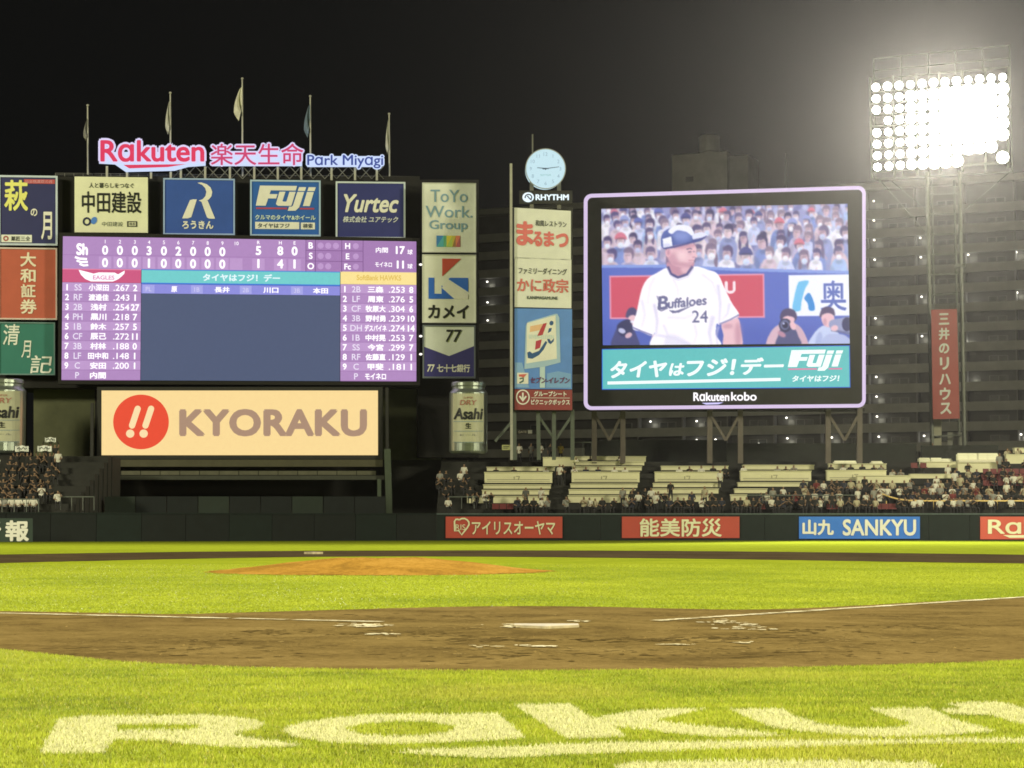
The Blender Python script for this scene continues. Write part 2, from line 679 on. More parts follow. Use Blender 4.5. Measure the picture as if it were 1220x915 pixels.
# darker flat patches for the dug-in soil where batters, catcher and umpire stand
def worn_patch(name, spots, mat):
    m = MB()
    for u, v, w, h, n in spots:
        for _ in range(n):
            c = ground(u + nrg.normal() * w, v + nrg.normal() * h)
            a, b = 0.012 + 0.05 * nrg.random() ** 2, 0.012 + 0.05 * nrg.random() ** 2
            k = 9
            m.add([(c.x + a * math.cos(6.283 * i / k) * (0.5 + .9 * nrg.random()), c.y + b * math.sin(6.283 * i / k) * (0.5 + .9 * nrg.random()), 0.0052 + nrg.random() * .0025) for i in range(k)], [tuple(range(k))], mat)
    return structure(m.build(name))


SOIL_DARK = soil_mat("darker_soil", (0.058, 0.041, 0.017), (0.080, 0.056, 0.023), (0.105, 0.074, 0.031), 5.0)
DRY = soil_mat("dry_soil", (0.120, 0.086, 0.036), (0.150, 0.108, 0.046), (0.185, 0.135, 0.060), 5.0)
worn_patch("worn_dirt_surface", [(600, 763, 40, 1.6, 90), (770, 763, 45, 1.5, 90), (860, 761, 36, 1.3, 60), (480, 756, 40, 2.2, 60), (330, 753, 26, 1.6, 40), (960, 753, 40, 1.6, 50), (1090, 748, 50, 2, 40), (700, 783, 120, 4, 60), (250, 772, 110, 6, 60), (1000, 776, 90, 5, 50), (560, 735, 200, 3, 50)], SOIL_DARK)
worn_patch("dry_dirt_surface", [(640, 775, 160, 3.5, 90), (300, 762, 120, 6, 60), (1000, 762, 110, 5, 70), (520, 748, 60, 2, 30), (720, 738, 120, 3, 40), (1120, 735, 60, 4, 30)], DRY)

# scuffed clods on the dirt
clod = MB()
for _ in range(420):
    u, v = rng.uniform(-40, 1260), rng.uniform(735, 797)
    if v > 770 and (u < 100 or u > 1150):
        continue
    c = ground(u, v)
    r = 0.003 + 0.009 * rng.random() ** 4
    k = 5
    top = (c.x, c.y, 0.004 + r)
    clod.add([(c.x + r * 1.3 * math.cos(6.283 * i / k + r * 900), c.y + r * 1.3 * math.sin(6.283 * i / k + r * 900), 0.0045) for i in range(k)] + [top], [(i, (i + 1) % k, k) for i in range(k)], DIRT)
tag(clod.build("dirt"), kind="stuff")

# bases
RUBBER = paint((0.19, 0.16, 0.10), rough=0.8, var=0.4, scale=9)
hp = MB()
c = ground(651, 747.6)
hw = 0.235
hp_pts = [(c.x - hw, c.y + .16), (c.x - hw, c.y - .06), (c.x, c.y - .26), (c.x + hw, c.y - .06), (c.x + hw, c.y + .16)]
hp.add([(x, y, 0.022) for x, y in hp_pts] + [(x, y, 0.0) for x, y in hp_pts], [(0, 1, 2, 3, 4)] + [(i, i + 5, (i + 1) % 5 + 5, (i + 1) % 5) for i in range(5)], RUBBER)
tag(hp.build("home_plate"), "white five-sided rubber home plate set in brown dirt", "base")
b2 = MB()
c = ground(373.5, 660.2)
r = 0.25
b2.add([(c.x + r * sx, c.y + r * sy, z) for z in (0.0, 0.06) for sx, sy in ((-1, 0), (0, -1), (1, 0), (0, 1))], [(4, 5, 6, 7), (0, 1, 5, 4), (1, 2, 6, 5), (2, 3, 7, 6), (3, 0, 4, 7)], RUBBER)
tag(b2.build("base"), "white canvas base on the dirt arc beyond the pitching mound", "base")

# painted word on the turf behind home plate
LET = {
    'R': ([(69, 859), (103, 856), (161, 855), (240, 854), (279, 857), (308, 861), (316, 865), (305, 871), (277, 877), (292, 881), (332, 886), (362, 890), (336, 892.5), (305, 893), (266, 892), (227, 889), (187, 884.5), (135, 884), (129, 892), (123, 899.5), (48, 900)],
          [(139, 865.5), (235, 865.5), (240, 868.5), (224, 872), (139, 873)]),
    'a': ([(336, 873), (345, 868), (357, 864), (402, 857.5), (454, 853.6), (520, 853.6), (593, 851.8), (607, 864), (627, 881), (596, 884), (546, 885.6), (494, 888), (441, 889), (389, 886.4), (349, 880)],
          [(410, 870.7), (436, 864), (473, 861.5), (515, 862), (543, 868), (541, 873), (515, 878.5), (480, 880), (436, 878.5)]),
    'k': ([(612, 841.8), (680, 841), (705, 858.3), (753, 849.7), (800, 847), (842, 847), (779, 861), (826, 866.7), (910, 875), (939, 878), (905, 880), (847, 879.5), (813, 877), (774, 872.5), (731, 868.5), (747, 880), (674, 882)], []),
    'u': ([(868, 847), (900, 847), (934, 847), (947, 856), (979, 865.5), (1018, 870.6), (1057, 870), (1080, 867.5), (1086, 864.5), (1063, 857), (1036, 847), (1105, 846), (1136, 859), (1186, 874), (1110, 878.5), (1057, 880), (1005, 878), (952, 873), (921, 869), (892, 858)], []),
    't': ([(1125.6, 840.5), (1188, 838), (1205, 842), (1232, 849), (1262, 860), (1300, 867), (1330, 872), (1290, 877), (1240, 872), (1196, 859), (1178, 853.6), (1136, 853), (1118, 847), (1150, 846)], []),
    'bar': ([(465, 898), (507, 895.6), (630, 891), (669, 889), (747, 887), (910, 885.6), (1057, 884.5), (1220, 882.5), (1340, 880), (1340, 884), (1220, 887), (1084, 888), (979, 891.6), (910, 893.7), (800, 897), (669, 901), (630, 904), (572, 905), (507, 901)], []),
    'lower': ([(733, 916), (747, 911.5), (830, 909.5), (900, 909), (1000, 909.5), (1100, 911), (1118, 916), (1090, 935), (760, 942)], []),
}


def inside(px, py, poly):
    """vectorised point in polygon"""
    r = np.zeros(len(px), bool)
    n = len(poly)
    for i in range(n):
        x0, y0 = poly[i]
        x1, y1 = poly[(i + 1) % n]
        c = ((y0 > py) != (y1 > py))
        with np.errstate(divide='ignore', invalid='ignore'):
            xi = (x1 - x0) * (py - y0) / (y1 - y0 + 1e-12) + x0
        r ^= c & (px < xi)
    return r


LETG = {}
for k, (o_, h_) in LET.items():
    oo, hh = gxy(o_), gxy(h_)
    LETG[k] = (oo, hh)
    bm = bmesh.new()
    from mathutils.geometry import tessellate_polygon
    loops = [[Vector((x, y, 0)) for x, y in oo]] + ([[Vector((x, y, 0)) for x, y in hh]] if hh else [])
    tri = tessellate_polygon(loops)
    allp = [p for l in loops for p in l]
    bm.free()
    m = MB()
    m.add([(p.x, p.y, 0.0045) for p in allp], tri, TURF_PAINT)
    structure(m.build("painted_turf_surface"))

# ---------------------------------------------------------------- blades of grass near the camera
def blade_mat():
    m = bpy.data.materials.new("grass_blade")
    m.use_nodes = True
    nt = m.node_tree
    b = nt.nodes["Principled BSDF"]
    b.inputs["Roughness"].default_value = 0.6
    b.inputs["Specular IOR Level"].default_value = 0.25
    a = nt.nodes.new("ShaderNodeAttribute")
    a.attribute_name = "tint"
    nt.links.new(a.outputs["Color"], b.inputs["Base Color"])
    tr = nt.nodes.new("ShaderNodeBsdfTranslucent")
    nt.links.new(a.outputs["Color"], tr.inputs["Color"])
    mx = nt.nodes.new("ShaderNodeMixShader")
    mx.inputs[0].default_value = 0.35
    nt.links.new(b.outputs[0], mx.inputs[1])
    nt.links.new(tr.outputs[0], mx.inputs[2])
    nt.links.new(mx.outputs[0], nt.nodes["Material Output"].inputs[0])
    return m


BLADE = blade_mat()


def smooth_noise(x, y, f, seed):
    """cheap value noise"""
    r = np.random.default_rng(seed)
    tab = r.random((64, 64))
    xf, yf = x * f, y * f
    xi, yi = np.floor(xf).astype(int), np.floor(yf).astype(int)
    tx, ty = xf - xi, yf - yi
    tx, ty = tx * tx * (3 - 2 * tx), ty * ty * (3 - 2 * ty)
    T = lambda a, b: tab[a % 64, b % 64]
    return (T(xi, yi) * (1 - tx) + T(xi + 1, yi) * tx) * (1 - ty) + (T(xi, yi + 1) * (1 - tx) + T(xi + 1, yi + 1) * tx) * ty


def blades(name, x, y, h, w, col, lean=0.5):
    n = len(x)
    th = nrg.random(n) * np.pi          # facing
    dx, dy = np.cos(th) * w / 2, np.sin(th) * w / 2
    la, ll = nrg.random(n) * 2 * np.pi, nrg.random(n) * lean * h
    tx, ty = x + np.cos(la) * ll, y + np.sin(la) * ll
    V = np.zeros((n, 3, 3), np.float32)
    V[:, 0] = np.stack([x - dx, y - dy, np.full(n, 0.001)], 1)
    V[:, 1] = np.stack([x + dx, y + dy, np.full(n, 0.001)], 1)
    V[:, 2] = np.stack([tx, ty, h], 1)
    me = bpy.data.meshes.new(name)
    me.vertices.add(n * 3)
    me.vertices.foreach_set("co", V.ravel())
    me.loops.add(n * 3)
    me.loops.foreach_set("vertex_index", np.arange(n * 3, dtype=np.int32))
    me.polygons.add(n)
    me.polygons.foreach_set("loop_start", np.arange(0, n * 3, 3, dtype=np.int32))
    me.update(calc_edges=True)
    at_ = me.color_attributes.new("tint", 'FLOAT_COLOR', 'POINT')
    c4 = np.ones((n, 3, 4), np.float32)
    c4[:, :, :3] = col[:, None, :]
    at_.data.foreach_set("color", c4.ravel())
    me.materials.append(BLADE)
    o = bpy.data.objects.new(name, me)
    COL.objects.link(o)
    return tag(o, kind="stuff")


def scatter_ground(v0, v1, n, umin=-60, umax=1280):
    """even over the ground between two distances"""
    y0, y1 = ground(610, v1).y, ground(610, v0).y
    # density even on the ground inside the view wedge
    y = np.sqrt(nrg.random(n) * (y1 * y1 - y0 * y0) + y0 * y0)
    x = ((umin + (umax - umin) * nrg.random(n)) - 610) / FPX * y * 1.002
    return x, y


N = 520000
x, y = scatter_ground(770, 945, N)
keep = ~inside(x, y, HOME_POLY)
x, y = x[keep], y[keep]
n = len(x)
white = np.zeros(n, bool)
jx, jy = x + nrg.normal(size=n) * .004, y + nrg.normal(size=n) * .006
for oo, hh in LETG.values():
    w_ = inside(jx, jy, oo)
    if hh:
        w_ &= ~inside(jx, jy, hh)
    white |= w_
white &= nrg.random(n) < 0.93
pn = smooth_noise(x, y, 1.1, 3) * .4 + smooth_noise(x * .6, y * 1.6, 4.1, 4) * .35 + smooth_noise(x, y * 1.5, 14, 8) * .25
t = np.clip((pn - 0.28) / 0.42, 0, 1)[:, None]
r1 = nrg.random((n, 1))
ga = np.array([0.125, 0.160, 0.0095])
gb = np.array([0.205, 0.236, 0.016])
colr = (ga + (gb - ga) * t) * (0.84 + 0.40 * r1)
dips = smooth_noise(x * .7, y * 2.4, 9.0, 23) * .6 + smooth_noise(x * .8, y * 2.0, 22.0, 29) * .4
colr *= np.where(dips < .33, .70, 1.0)[:, None]
worn = np.clip((smooth_noise(x, y, .9, 31) - .62) / .2, 0, 1)[:, None] * .35
colr = colr * (1 - worn) + np.array([0.26, 0.245, 0.040]) * worn
yel = nrg.random(n) < 0.06
colr[yel] = np.array([0.27, 0.25, 0.05]) * (0.8 + .4 * nrg.random((yel.sum(), 1)))
wc = np.array([0.35, 0.35, 0.195]) * (0.88 + 0.24 * r1)
colr = np.where(white[:, None], wc, colr)
hh_ = (0.008 + 0.013 * nrg.random(n)) * (0.8 + 0.4 * pn)
blades("grass", x, y, hh_, 0.0035 + 0.003 * nrg.random(n), colr, 0.8)

# coarser tufts further out in the infield
N2 = 200000
x, y = scatter_ground(672, 735, N2 * 2)
keep = (nrg.random(len(x)) < np.clip((46 - y) / 27, 0, 1) ** 1.5) & (~inside(x, y, HOME_POLY)) & (((x - MC.x) ** 2 + (y - MC.y) ** 2) > 2.75 ** 2)
x, y = x[keep], y[keep]
n = len(x)
pn = smooth_noise(x, y, .35, 13) * .5 + smooth_noise(x, y, 1.1, 14) * .3 + smooth_noise(x, y, 4, 18) * .2
t = np.clip((pn - 0.28) / 0.42, 0, 1)[:, None]
colr = (ga + (gb - ga) * t) * (0.8 + 0.4 * nrg.random((n, 1)))
blades("grass", x, y, (0.006 + 0.008 * nrg.random(n)), 0.012 + 0.014 * nrg.random(n), colr, 0.9)

# ================================================================== OUTFIELD WALL
WALL_GREEN = paint((0.0070, 0.0150, 0.0150), rough=0.9, var=0.18, scale=2.0)
WALL_DARK = paint((0.0075, 0.0115, 0.0135), rough=0.9, var=0.18, scale=2.0)
WALL_CAP = paint((0.10, 0.14, 0.15), rough=0.6, var=0.2)
WZ0, WZ1 = -0.152, at(610, 613, 125).z
wx = lambda u, Y: (u - 610) / FPX * Y / 1.0
wall_pts = [(at(-160, 640, 111).x, 111.0), (at(60, 640, 116).x, 116.0), (at(520, 640, 125).x, 125.0), (at(1400, 640, 125).x, 125.0)]
wall = thing("outfield_wall", (0, 125, WZ0), "long low padded dark green wall closing off the outfield grass", "wall")
for i in range(3):
    (x0, y0), (x1, y1) = wall_pts[i], wall_pts[i + 1]
    m = MB()
    dx, dy = x1 - x0, y1 - y0
    L = math.hypot(dx, dy)
    nx, ny = dy / L, -dx / L
    k = max(1, round(L / 2.6))
    for j in range(k):
        ga_, gb_ = j / k + 0.012 / L, (j + 1) / k - 0.012 / L
        a = Vector((x0 + dx * ga_, y0 + dy * ga_, 0))
        b = Vector((x0 + dx * gb_, y0 + dy * gb_, 0))
        n_ = Vector((nx, ny, 0)) * 0.0
        back = Vector((-nx, -ny, 0)) * 0.3
        mt = WALL_DARK if (i < 2 and j % 3 != 1) else WALL_GREEN
        P = [a, b, b + back, a + back]
        m.add([(p.x, p.y, WZ0) for p in P] + [(p.x, p.y, WZ1) for p in P], [(0, 1, 5, 4), (1, 2, 6, 5), (2, 3, 7, 6), (3, 0, 4, 7), (4, 5, 6, 7)], mt)
    m.build("padding", wall)
    m = MB()
    a = Vector((x0 - nx * .02, y0 - ny * .02, WZ1 + .03))
    b = Vector((x1 - nx * .02, y1 - ny * .02, WZ1 + .03))
    back = Vector((-nx, -ny, 0)) * 0.32
    fw = Vector((nx, ny, 0)) * .05
    P = [a + fw, b + fw, b + back, a + back]
    m.add([(p.x, p.y, p.z - .025) for p in P] + [(p.x, p.y, p.z + .035) for p in P], [(0, 1, 5, 4), (1, 2, 6, 5), (2, 3, 7, 6), (3, 0, 4, 7), (4, 5, 6, 7), (3, 2, 1, 0)], WALL_CAP if i == 2 else WALL_GREEN)
    m.build("cap", wall)

WP = Plane(610, 640, 124.93)
CREAM = (228, 205, 145)
RED_AD = (178, 72, 50)


def wall_ad(u0, v0, u1, v1, rgb, label):
    t = thing("advertising_board", WP((u0 + u1) / 2, v1), label, "advertising board")
    m = MB().slab_rect(WP, u0, v0, u1, v1, sign(tuple(x * .93 for x in rgb)), 0.0, 0.06)
    m.build("panel", t)
    return t


t = wall_ad(531, 615.5, 670, 641, RED_AD, "red wall board with heart emblem and cream katakana letters")
m = MB()
cr = sign(CREAM)
m.text(WP, "アイリスオーヤマ", 562, 620.8, 661.5, 637, cr, bold=0.022)
m.build("lettering", t)
m = MB()
heart = [(547, 619.5), (550, 617.9), (553.5, 617.8), (556.5, 619.3), (558.6, 622), (558.8, 625), (556.5, 629), (550, 637.2), (546.5, 632), (541.8, 632.6), (541.5, 621), (543.2, 618.8), (545.2, 618.6), (547, 619.5)]
m.stroke(WP, heart, 1.9, cr, 0.03)
m.text(WP, "RIS", 542.8, 624.8, 554.5, 631.5, cr, bold=0.0)
m.build("emblem", t)
t = wall_ad(741, 615.5, 881, 641, RED_AD, "red wall board with four large cream kanji")
MB().text(WP, "能美防災", 762, 617.6, 860, 639.6, cr, bold=0.03).build("lettering", t)
t = wall_ad(952, 615.5, 1096, 641.8, (52, 112, 180), "blue wall board with pale kanji and capital letters")
pw = sign((222, 215, 175))
m = MB().text(WP, "山九", 956, 619, 993.5, 637.6, pw, bold=0.05)
m.text(WP, "SANKYU", 1004, 618.5, 1091.5, 638.3, pw, bold=0.035)
m.build("lettering", t)
t = wall_ad(1168, 615.5, 1312, 642.5, (196, 84, 58), "orange red wall board with round cream letters at the end of the wall")
m = MB().text(WP, "Rɑkuten", 1177, 619, 1300, 636.3, cr, bold=0.022)
m.flat(WP, [(1195, 637.5), (1278, 637.5), (1268, 640.5), (1203, 640.8)], cr, 0.03)
m.build("lettering", t)
WPL = Plane(20, 640, 114.6, 22)
t = thing("advertising_board", WPL(-30, 646), "dark green wall board with big cream kanji below the spectators in black", "advertising board")
MB().slab_rect(WPL, -125, 617.5, 39, 646.3, paint((0.016, 0.04, 0.033), var=.1), 0.0, 0.06).build("panel", t)
crw = sign((232, 226, 165))
m = MB()
for i, ch in enumerate("河北新報"):
    b0 = 6.3 - (3 - i) * 33.5
    m.text(WPL, ch, b0, 619.8, b0 + 28.3, 645, crw, bold=0.045)
m.build("lettering", t)

# ================================================================== SCOREBOARD WALLS
OLIVE = paint((0.085, 0.090, 0.045), rough=0.8, var=0.12)
OLIVE2 = paint((0.088, 0.096, 0.052), rough=0.8, var=0.12)


def slab_thing(name, pl, u0, v0, u1, v1, mat, thick, label, cat, part="panel"):
    t = thing(name, pl((u0 + u1) / 2, v1), label, cat)
    MB().slab_rect(pl, u0, v0, u1, v1, mat, 0.0, thick).build(part, t)
    return t


SB = Plane(290, 370, 136, 6.5)             # scoreboard front
BK = Plane(290, 370, 137.5, 6.5)           # dark structure behind it
tower = thing("scoreboard_building", BK(290, 612), "black scoreboard building carrying the billboards and screens", "building")
MB().slab_rect(BK, -110, 210, 500, 462, BLACK, 0.0, 5.0).build("upper_wall", tower)
MB().slab_rect(BK, 498, 214, 570.5, 545, BLACK, 0.0, 5.0).build("side_wall", tower)
OP = Plane(290, 500, 139.0, 6.5)
MB().slab_rect(OP, 40, 460, 113, 545, OLIVE2, 0.0, 1.0).build("lower_wall", tower)
MB().slab_rect(OP, 453, 461, 526, 548, OLIVE2, 0.0, 1.0).build("lower_wall", tower)
MB().slab_rect(OP, 113, 460, 453, 618, BLACK, 0.0, 1.0).build("lower_wall", tower)
MB().slab_rect(OP, 40, 545, 113, 618, DARK_STEEL, 0.0, 1.0).build("lower_wall", tower)
MB().slab_rect(OP, 453, 548, 526, 618, DARK_STEEL, 0.0, 1.0).build("lower_wall", tower)
MB().slab_rect(OP, -110, 450, 30, 618, BLACK, 0.0, 1.0).build("lower_wall", tower)
# roof edge catwalk
m = MB()
ROOF = Plane(290, 210, 138.5, 6.5)
for k in range(0, 40):
    u = 66 + k * 11.0
    m.beam(ROOF(u, 210.2 + (u - 66) * .009), ROOF(u, 206.3 + (u - 66) * .009), 0.035, STEEL)
for dv in (206.3, 208.2):
    m.beam(ROOF(66, dv), ROOF(500, dv + 4), 0.03, STEEL)
m.build("roof_railing", tower)

# ---------------------------------------------------------------- billboards
def billboard(pl, u0, v0, u1, v1, rgb, label, frame=(172, 178, 175), fw=2.3, tilt=0.0, thick=0.35, group=None):
    """returns (thing, mapper); tilt = pixels the right-hand end drops"""
    bd = Board(pl, (u0, v0), (u1, v0 + tilt), (u1, v1 + tilt * .6), (u0, v1), (u0, v0, u1, v1))
    t = thing("billboard", bd((u0 + u1) / 2, v1), label, "billboard", group)
    MB().slab_rect(bd, u0 + .3, v0 + .3, u1 - .3, v1 - .3, sign(rgb), 0.0, thick).build("panel", t)
    if frame:
        f = MB()
        fm = sign(frame)
        for a in ((u0, v0, u1, v0 + fw), (u0, v1 - fw, u1, v1), (u0, v0 + fw, u0 + fw, v1 - fw), (u1 - fw, v0 + fw, u1, v1 - fw)):
            f.slab_rect(bd, *a, fm, 0.07, 0.1)
        f.build("frame", t)
    return t, bd


BP = Plane(290, 240, 136.8, 6.5)
# -- left column
t, b = billboard(BP, -2, 208.5, 68.5, 292, (38, 40, 72), "navy billboard with yellow brush characters and red strip", frame=(175, 182, 188), tilt=1.0)
m = MB()
yl = sign((222, 222, 96))
yw = sign((225, 228, 190))
m.text(b, "萩", 5, 214, 33.5, 251, yl, bold=0.03)
m.text(b, "の", 36.5, 248, 44.5, 257, yw, bold=0.03)
m.text(b, "月", 49, 251.5, 62, 285, yw, bold=0.03)
m.build("lettering", t)
MB().ell(b, 28, 233, 3.6, 3.4, yl, 0.045, 16).build("moon", t)
m = MB().rect(b, 28.5, 213, 65.5, 218.2, sign((168, 72, 62)), 0.03)
m.text(b, "仙台銘菓萩の月", 30, 213.8, 62, 217.4, sign((205, 150, 140)), lift=0.045)
m.build("strip", t)
m = MB().rect(b, 1.5, 279.5, 38, 288.5, sign((205, 205, 175)), 0.03)
m.ring(b, 7, 284, 3.2, 3.2, 1.6, sign((150, 75, 60)), 0.045)
m.text(b, "菓匠三全", 13, 281.2, 36, 286.8, sign((40, 40, 35)), bold=0.02, lift=0.045)
m.build("name_strip", t)

t, b = billboard(BP, -2, 294.5, 68, 380.5, (166, 80, 52), "orange billboard with four cream kanji written downwards", frame=(190, 170, 140), fw=1.8, tilt=1.0)
m = MB()
for ch, a0, b0, a1, b1 in (("大", 24, 300, 43.2, 317.3), ("和", 24, 319.6, 42.6, 336.2), ("証", 24.8, 338, 42.5, 354.2), ("券", 24, 356, 43.8, 373.6)):
    m.text(b, ch, a0, b0, a1, b1, sign((222, 195, 150)), bold=0.035)
m.build("lettering", t)

t, b = billboard(BP, -2, 383.5, 65.5, 446.5, (42, 102, 78), "dark green billboard with three pale brush kanji", frame=(95, 120, 100), fw=1.5, tilt=0.6)
m = MB()
for ch, a0, b0, a1, b1 in (("清", 3.5, 386, 23.5, 411), ("月", 25.5, 405.5, 37.2, 426), ("記", 36, 423, 62, 444.5)):
    m.text(b, ch, a0, b0, a1, b1, sign((205, 222, 175)), bold=0.012, shear=0.12)
m.build("lettering", t)

# -- row under the roof
t, b = billboard(BP, 88.5, 210, 176.3, 277, (206, 202, 150), "pale yellow billboard with four tall black kanji", frame=None, tilt=1.0)
bk = sign((22, 24, 20))
m = MB().text(b, "人と暮らしをつなぐ", 106, 217.3, 159.5, 223.6, sign((60, 62, 45)), bold=0.02)
m.text(b, "中田建設", 97.5, 227.5, 168.5, 253.5, bk, bold=0.022)
m.build("lettering", t)
m = MB()
m.ring(b, 103.5, 263.8, 5.0, 5.2, 2.2, sign((25, 30, 55)), 0.03)
m.ell(b, 112, 262.5, 3.4, 4.6, sign((70, 115, 165)), 0.03, rot=25)
m.build("emblem", t)
m = MB().text(b, "中田建設", 121.5, 263.8, 146.5, 269.3, sign((80, 85, 65)), lift=0.03)
for a in ((151.5, 263, 163.5, 264), (151.5, 268.8, 163.5, 269.8), (151.5, 264, 153, 268.8), (162, 264, 163.5, 268.8)):
    m.rect(b, *a, bk, 0.03)
m.text(b, "検索", 154, 264.6, 161, 268.3, bk, lift=0.03)
m.build("search_line", t)

t, b = billboard(BP, 194.5, 212, 279.8, 279.5, (44, 74, 128), "royal blue billboard with a big cream letter R of two legs and a crescent", frame=(140, 158, 178), fw=1.8, tilt=1.0)
z6 = lambda pts: [(85 + x / 6.1, 205 + y / 6.1) for x, y in pts]
cm = sign((222, 214, 172))
m = MB()
m.flat(b, z6([(915, 75), (945, 72), (985, 85), (1012, 108), (1024, 140), (1018, 172), (1000, 195), (972, 210), (945, 213), (925, 205), (955, 194), (975, 170), (981, 140), (972, 112), (950, 90)]), cm, 0.03)
m.flat(b, z6([(862, 202), (885, 196), (912, 196), (872, 325), (845, 335), (805, 335)]), cm, 0.03)
m.flat(b, z6([(945, 212), (990, 203), (1045, 335), (1000, 335), (985, 325)]), cm, 0.03)
m.build("emblem", t)
MB().text(b, "ろうきん", 217, 262.6, 254.3, 272.4, cm, bold=0.05).build("lettering", t)

t, b = billboard(BP, 298, 214, 382, 281, (34, 84, 136), "blue billboard with slanted cream letters over a red line and a search bar", frame=(150, 170, 178), fw=2.0, tilt=1.0)
z7 = lambda pts: [(290 + x / 6.1, 205 + y / 6.1) for x, y in pts]


def fuji(m, f, mat, red, lift):
    F_ = [[(120, 97), (390, 97), (380, 131), (200, 131), (190, 158), (248, 158), (238, 190), (180, 190), (162, 243), (90, 243)],
          [(262, 140), (306, 140), (284, 208), (290, 212), (312, 212), (335, 140), (380, 140), (348, 243), (250, 243), (236, 230)],
          [(392, 140), (442, 140), (406, 252), (378, 278), (322, 278), (332, 248), (352, 248), (360, 240)],
          [(404, 105), (456, 105), (447, 133), (395, 133)], [(462, 140), (512, 140), (482, 243), (432, 243)], [(474, 105), (526, 105), (517, 133), (465, 133)]]
    for p in F_:
        m.flat(f, p, mat, lift)
    if red:
        m.rect(f, 92, 256, 318, 268, red, lift)
        m.rect(f, 410, 256, 515, 268, red, lift)


fz = lambda a, c, l=0.0: b(290 + a / 6.1, 205 + c / 6.1, l)
m = MB()
fuji(m, fz, cm, sign((160, 60, 70)), 0.03)
m.build("logo", t)
m = MB().text(b, "クルマのタイヤ&ホイール", 304, 255.6, 376, 261.6, sign((190, 205, 200)), bold=0.04)
m.build("lettering", t)
m = MB().rect(b, 304, 264.2, 356.5, 272.6, cm, 0.03)
m.rect(b, 358.5, 264.6, 375.2, 272.6, cm, 0.03)
m.text(b, "タイヤはフジ", 307, 265.8, 345, 271.2, sign((40, 50, 60)), bold=0.03, lift=0.045)
m.text(b, "検索", 361, 265.8, 372.5, 271.4, sign((40, 50, 60)), bold=0.02, lift=0.045)
m.build("search_bar", t)

t, b = billboard(BP, 400, 216, 483, 284, (40, 44, 88), "dark navy billboard with slanted white letters and a small kanji line", frame=(180, 186, 192), fw=2.0, tilt=0.8)
MB().text(b, "Yurtec", 409.5, 231, 475, 253, sign((226, 220, 190)), bold=0.035, shear=0.28).build("lettering", t)
MB().text(b, "株式会社 ユアテック", 408.5, 257.4, 474.5, 264.8, sign((190, 190, 180)), bold=0.03, shear=0.2).build("company_line", t)

# -- column to the right of the scoreboard
BR_ = Plane(535, 300, 136.95, 3.0)
t, b = billboard(BR_, 503, 217.5, 567.3, 300.5, (205, 204, 168), "cream billboard with grey words above small coloured squares", frame=(185, 182, 150), fw=0.9, tilt=0.6)
gt = sign((118, 146, 142))
m = MB().text(b, "ToYo", 513, 225.8, 557, 240.6, gt, bold=0.004)
m.text(b, "Work.", 507, 245, 563, 259, gt, bold=0.006)
m.text(b, "Group", 511.5, 262, 557, 276.2, gt, bold=0.022)
m.build("lettering", t)
m = MB()
for (a0, a1, c1, c2) in ((520, 528.5, (60, 120, 160), (80, 160, 150)), (528.5, 532, (85, 150, 100), (100, 165, 110)), (532, 539, (215, 190, 60), (170, 185, 75)), (539, 543, (190, 170, 60), (150, 110, 60)), (543, 548.3, (210, 120, 80), (170, 85, 80))):
    m.flat(b, [(a0, 280.5), (a1, 280.5), (a0, 294)], sign(c1), 0.03)
    m.flat(b, [(a1, 280.5), (a1, 294), (a0, 294)], sign(c2), 0.03)
m.build("colour_block", t)

t, b = billboard(BR_, 503, 303, 567.3, 384.5, (206, 204, 165), "cream billboard with a red and blue letter K and black katakana", frame=(185, 182, 150), fw=0.9, tilt=0.5)
zk = lambda pts: [(490 + x / 2.77, 170 + y / 2.77) for x, y in pts]
m = MB()
m.flat(b, zk([(102, 382), (165, 382), (102, 441)]), sign((176, 66, 44)), 0.03)
blu = sign((36, 92, 158))
m.flat(b, zk([(57, 445), (76, 445), (76, 498), (100, 498), (100, 470), (150, 515), (57, 515)]), blu, 0.03)
m.flat(b, zk([(122, 450), (128, 445), (188, 445), (188, 492)]), blu, 0.03)
m.flat(b, zk([(100, 478), (122, 455), (188, 500), (188, 515), (142, 515)]), sign((220, 214, 180)), 0.04)
m.build("emblem", t)
MB().text(b, "カメイ", 510, 363, 558.5, 379.5, bk, bold=0.05).build("lettering", t)

t, b = billboard(BR_, 503.5, 387, 566.5, 450.5, (200, 200, 172), "cream and navy billboard with black slanted numerals on top", frame=(92, 96, 88), fw=1.8, tilt=0.4)
nv = sign((50, 46, 92))
MB().flat(b, [(505.3, 413), (535, 424), (564.7, 412), (564.7, 448.5), (505.3, 448.5)], nv, 0.03).build("navy_field", t)
m = MB().text(b, "77", 531, 392.5, 550, 407.5, bk, bold=0.02, shear=0.15, lift=0.045)
m.text(b, "77", 509, 434, 518, 443, sign((215, 212, 195)), bold=0.05, shear=0.2, lift=0.045)
m.text(b, "七十七銀行", 520.5, 433.8, 560, 443.4, sign((215, 212, 195)), bold=0.045, lift=0.045)
m.build("lettering", t)

# ---------------------------------------------------------------- giant beer cans
CAN = paint((0.40, 0.46, 0.43), rough=0.28, var=0.08, metal=0.8)
CANL = paint((0.50, 0.51, 0.38), rough=0.45, var=0.06)


